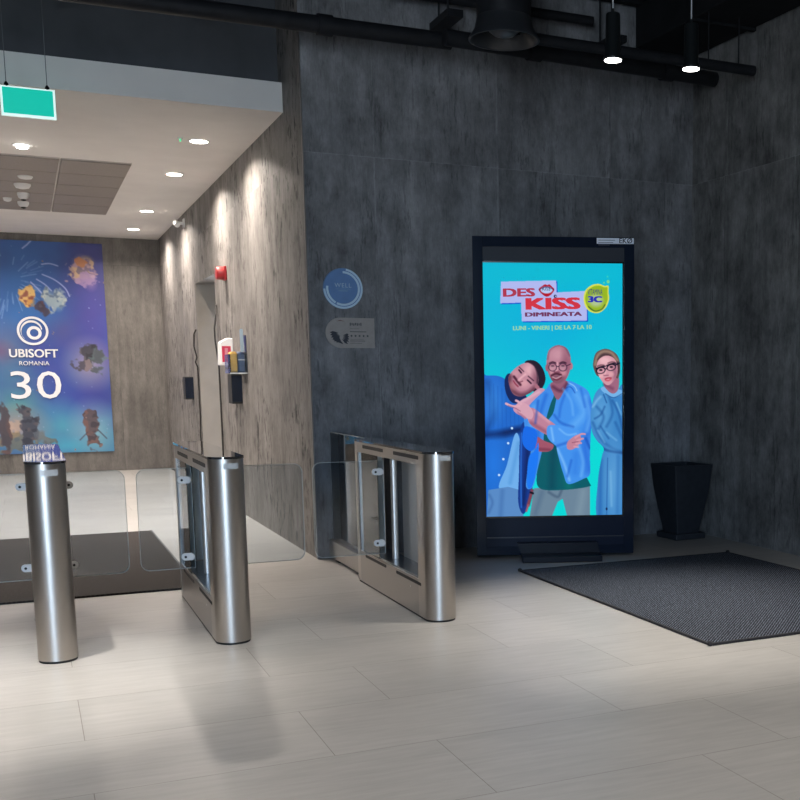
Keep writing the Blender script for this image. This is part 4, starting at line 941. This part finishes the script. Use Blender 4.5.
# broken clouds, crags and a far shore: abstract patches with ragged edges
nD, nE, nF = B.noise(41, 22, 3), B.noise(52, 14, 3), B.noise(63, 30, 2)
def rag(px, py, rx, ry, cols, al=1., rough=1.3, rot=0):
    d = B.mell(bx(px, py), by(py), rx/78*1.25, ry/78*1.35, rot, soft=min(rx, ry)/78*2)
    m_ = np.clip((d+(nD-.5)*rough-.45)*7, 0, 1); B.put(m_, cols[0], al)
    for c_, n_, th in zip(cols[1:], (nE, nF, nD), (.5, .55, .6)): B.put(np.clip((n_-th)*9, 0, 1), c_, al*.8, m_)
rag(14, 440, 26, 9, [(100,96,84), (140,120,90), (70,84,96)], .75); rag(8, 424, 12, 6, [(176,150,132), (190,160,140)], .5)
rag(26, 428, 7, 20, [(52,52,66), (88,78,80), (34,38,52)], .9, 1.0); rag(2, 428, 5, 20, [(62,52,60), (100,70,64)], .9, 1.0)
rag(38, 438, 5, 8, [(104,112,120), (60,66,80)], .6)
rag(89, 352, 8, 9, [(56,52,58), (104,98,104), (40,38,46)], .9, 1.1); rag(96, 358, 6, 9, [(92,112,112), (60,60,68)], .7); rag(82, 362, 9, 4, [(62,56,62), (150,130,130)], .8)
rag(91, 425, 6, 17, [(84,66,68), (120,84,76), (54,46,56)], .9, 1.0)
for pl in ([(86,432),(78,440)], [(97,430),(106,439)], [(14,402),(20,412)]): B.put(B.mline([(bx(a, b), by(b)) for a, b in pl], .018, .012), (60,54,66), .7)
rag(80, 265, 12, 10, [(178,142,150), (200,170,120), (96,84,112)], .85); rag(86, 276, 8, 5, [(180,150,176), (150,120,170)], .7); rag(78, 257, 5, 4, [(190,120,70), (210,180,120)], .8)
rag(27, 295, 6, 8, [(208,150,74), (226,190,120), (120,50,50)], .9, 1.0); rag(52, 297, 10, 8, [(150,164,172), (186,190,180), (70,90,120)], .85); rag(40, 304, 5, 7, [(60,42,54), (110,60,60)], .8)
P = empty('wall_banner', (0, YF-.001, 0))
mesh('board', BOX(-.86, 1.155, -.02, 0, .29, 3.30), mat('board_edge', (.05,.06,.14), .5), P)
pic = B.mesh('printed_artwork', -.858, 1.153, .292, 3.298, vcol_mat('banner_print', 1, base=True, rough=.45), P, -.0215)
M_wl = mat('banner_white', (.78,.78,.80), .4)
def btext(s, px, py, hpx, wpx, bold):
    X_ = bx(px, py); Zc = Z1-by(py); o_ = text('raised_lettering', s, .1, M_wl, P, (X_, -.03, Zc), bold=0, ext=.006)
    xs_ = [v.co.x for v in o_.data.vertices]; ys_ = [v.co.y for v in o_.data.vertices]
    w_, h_ = max(xs_)-min(xs_), max(ys_)-min(ys_); bpy.data.meshes.remove(o_.data)
    sz = .1*(hpx*.01405)/h_
    o_ = text('raised_lettering', s, sz, M_wl, P, (X_, -.03, Zc), bold=bold, ext=.006)
    xs_ = [v.co.x for v in o_.data.vertices]; ys_ = [v.co.y for v in o_.data.vertices]; mx_, my_ = (max(xs_)+min(xs_))/2, (max(ys_)+min(ys_))/2
    for v in o_.data.vertices: v.co.x -= mx_; v.co.y -= my_
    o_.scale = (wpx*.01285/(max(xs_)-min(xs_)), 1, 1); return o_
btext('UBISOFT', 31.5, 351, 8.2, 49, .004); btext('ROMANIA', 32, 361, 4.2, 30, .0); btext('30', 33.5, 383, 28, 51, 0)
# swirl logo: a ring that winds inwards to a ring round a dot
def band(path, wid):
    bm = bmesh.new(); L_, R_ = [], []
    for i, (a_, rr) in enumerate(path):
        w_ = wid[i]/2; L_.append(((rr+w_)*math.cos(a_), (rr+w_)*math.sin(a_))); R_.append(((rr-w_)*math.cos(a_), (rr-w_)*math.sin(a_)))
    for s0 in range(len(path)-1):
        vs = [(L_[s0]), (L_[s0+1]), (R_[s0+1]), (R_[s0])]
        lo = [bm.verts.new((a, -.036, b)) for a, b in vs]; hi = [bm.verts.new((a, -.022, b)) for a, b in vs]
        bm.faces.new(lo)
        for i in range(4):
            if (vs[i] != vs[(i+1)%4]): bm.faces.new((lo[i], lo[(i+1)%4], hi[(i+1)%4], hi[i]))
    return bm
n = 90; path = []; wid = []
for i in range(n+1):       # outer ring, from upper left round clockwise to the left, narrowing
    u = i/n; a = R(150-330*u); path.append((a, .195-.012*u)); wid.append(.036)
lg = mesh('raised_emblem', band([(R(3.0*i), .186) for i in range(121)], [.032]*121), M_wl, P, loc=(bx(30.6, 328), 0, Z1-by(328.5)))
path, wid = [], []
for i in range(n+1):
    u = i/n; a = R(10+215*u); path.append((a, .118+.04*u)); wid.append(.026*math.sin(math.pi*min(1, .12+u))+.004)
mesh('raised_emblem', band(path, wid), M_wl, P, loc=(bx(30.6, 328), 0, Z1-by(328.5)))
path = [(R(-360*i/60+100), .066) for i in range(61)]
mesh('raised_emblem', band([(a, .075) for a, _ in path], [.040]*61), M_wl, P, loc=(bx(32, 328), 0, Z1-by(330.5)))
tag(P, 'blue and violet wall banner reading UBISOFT ROMANIA 30 at the corridor end', 'banner')
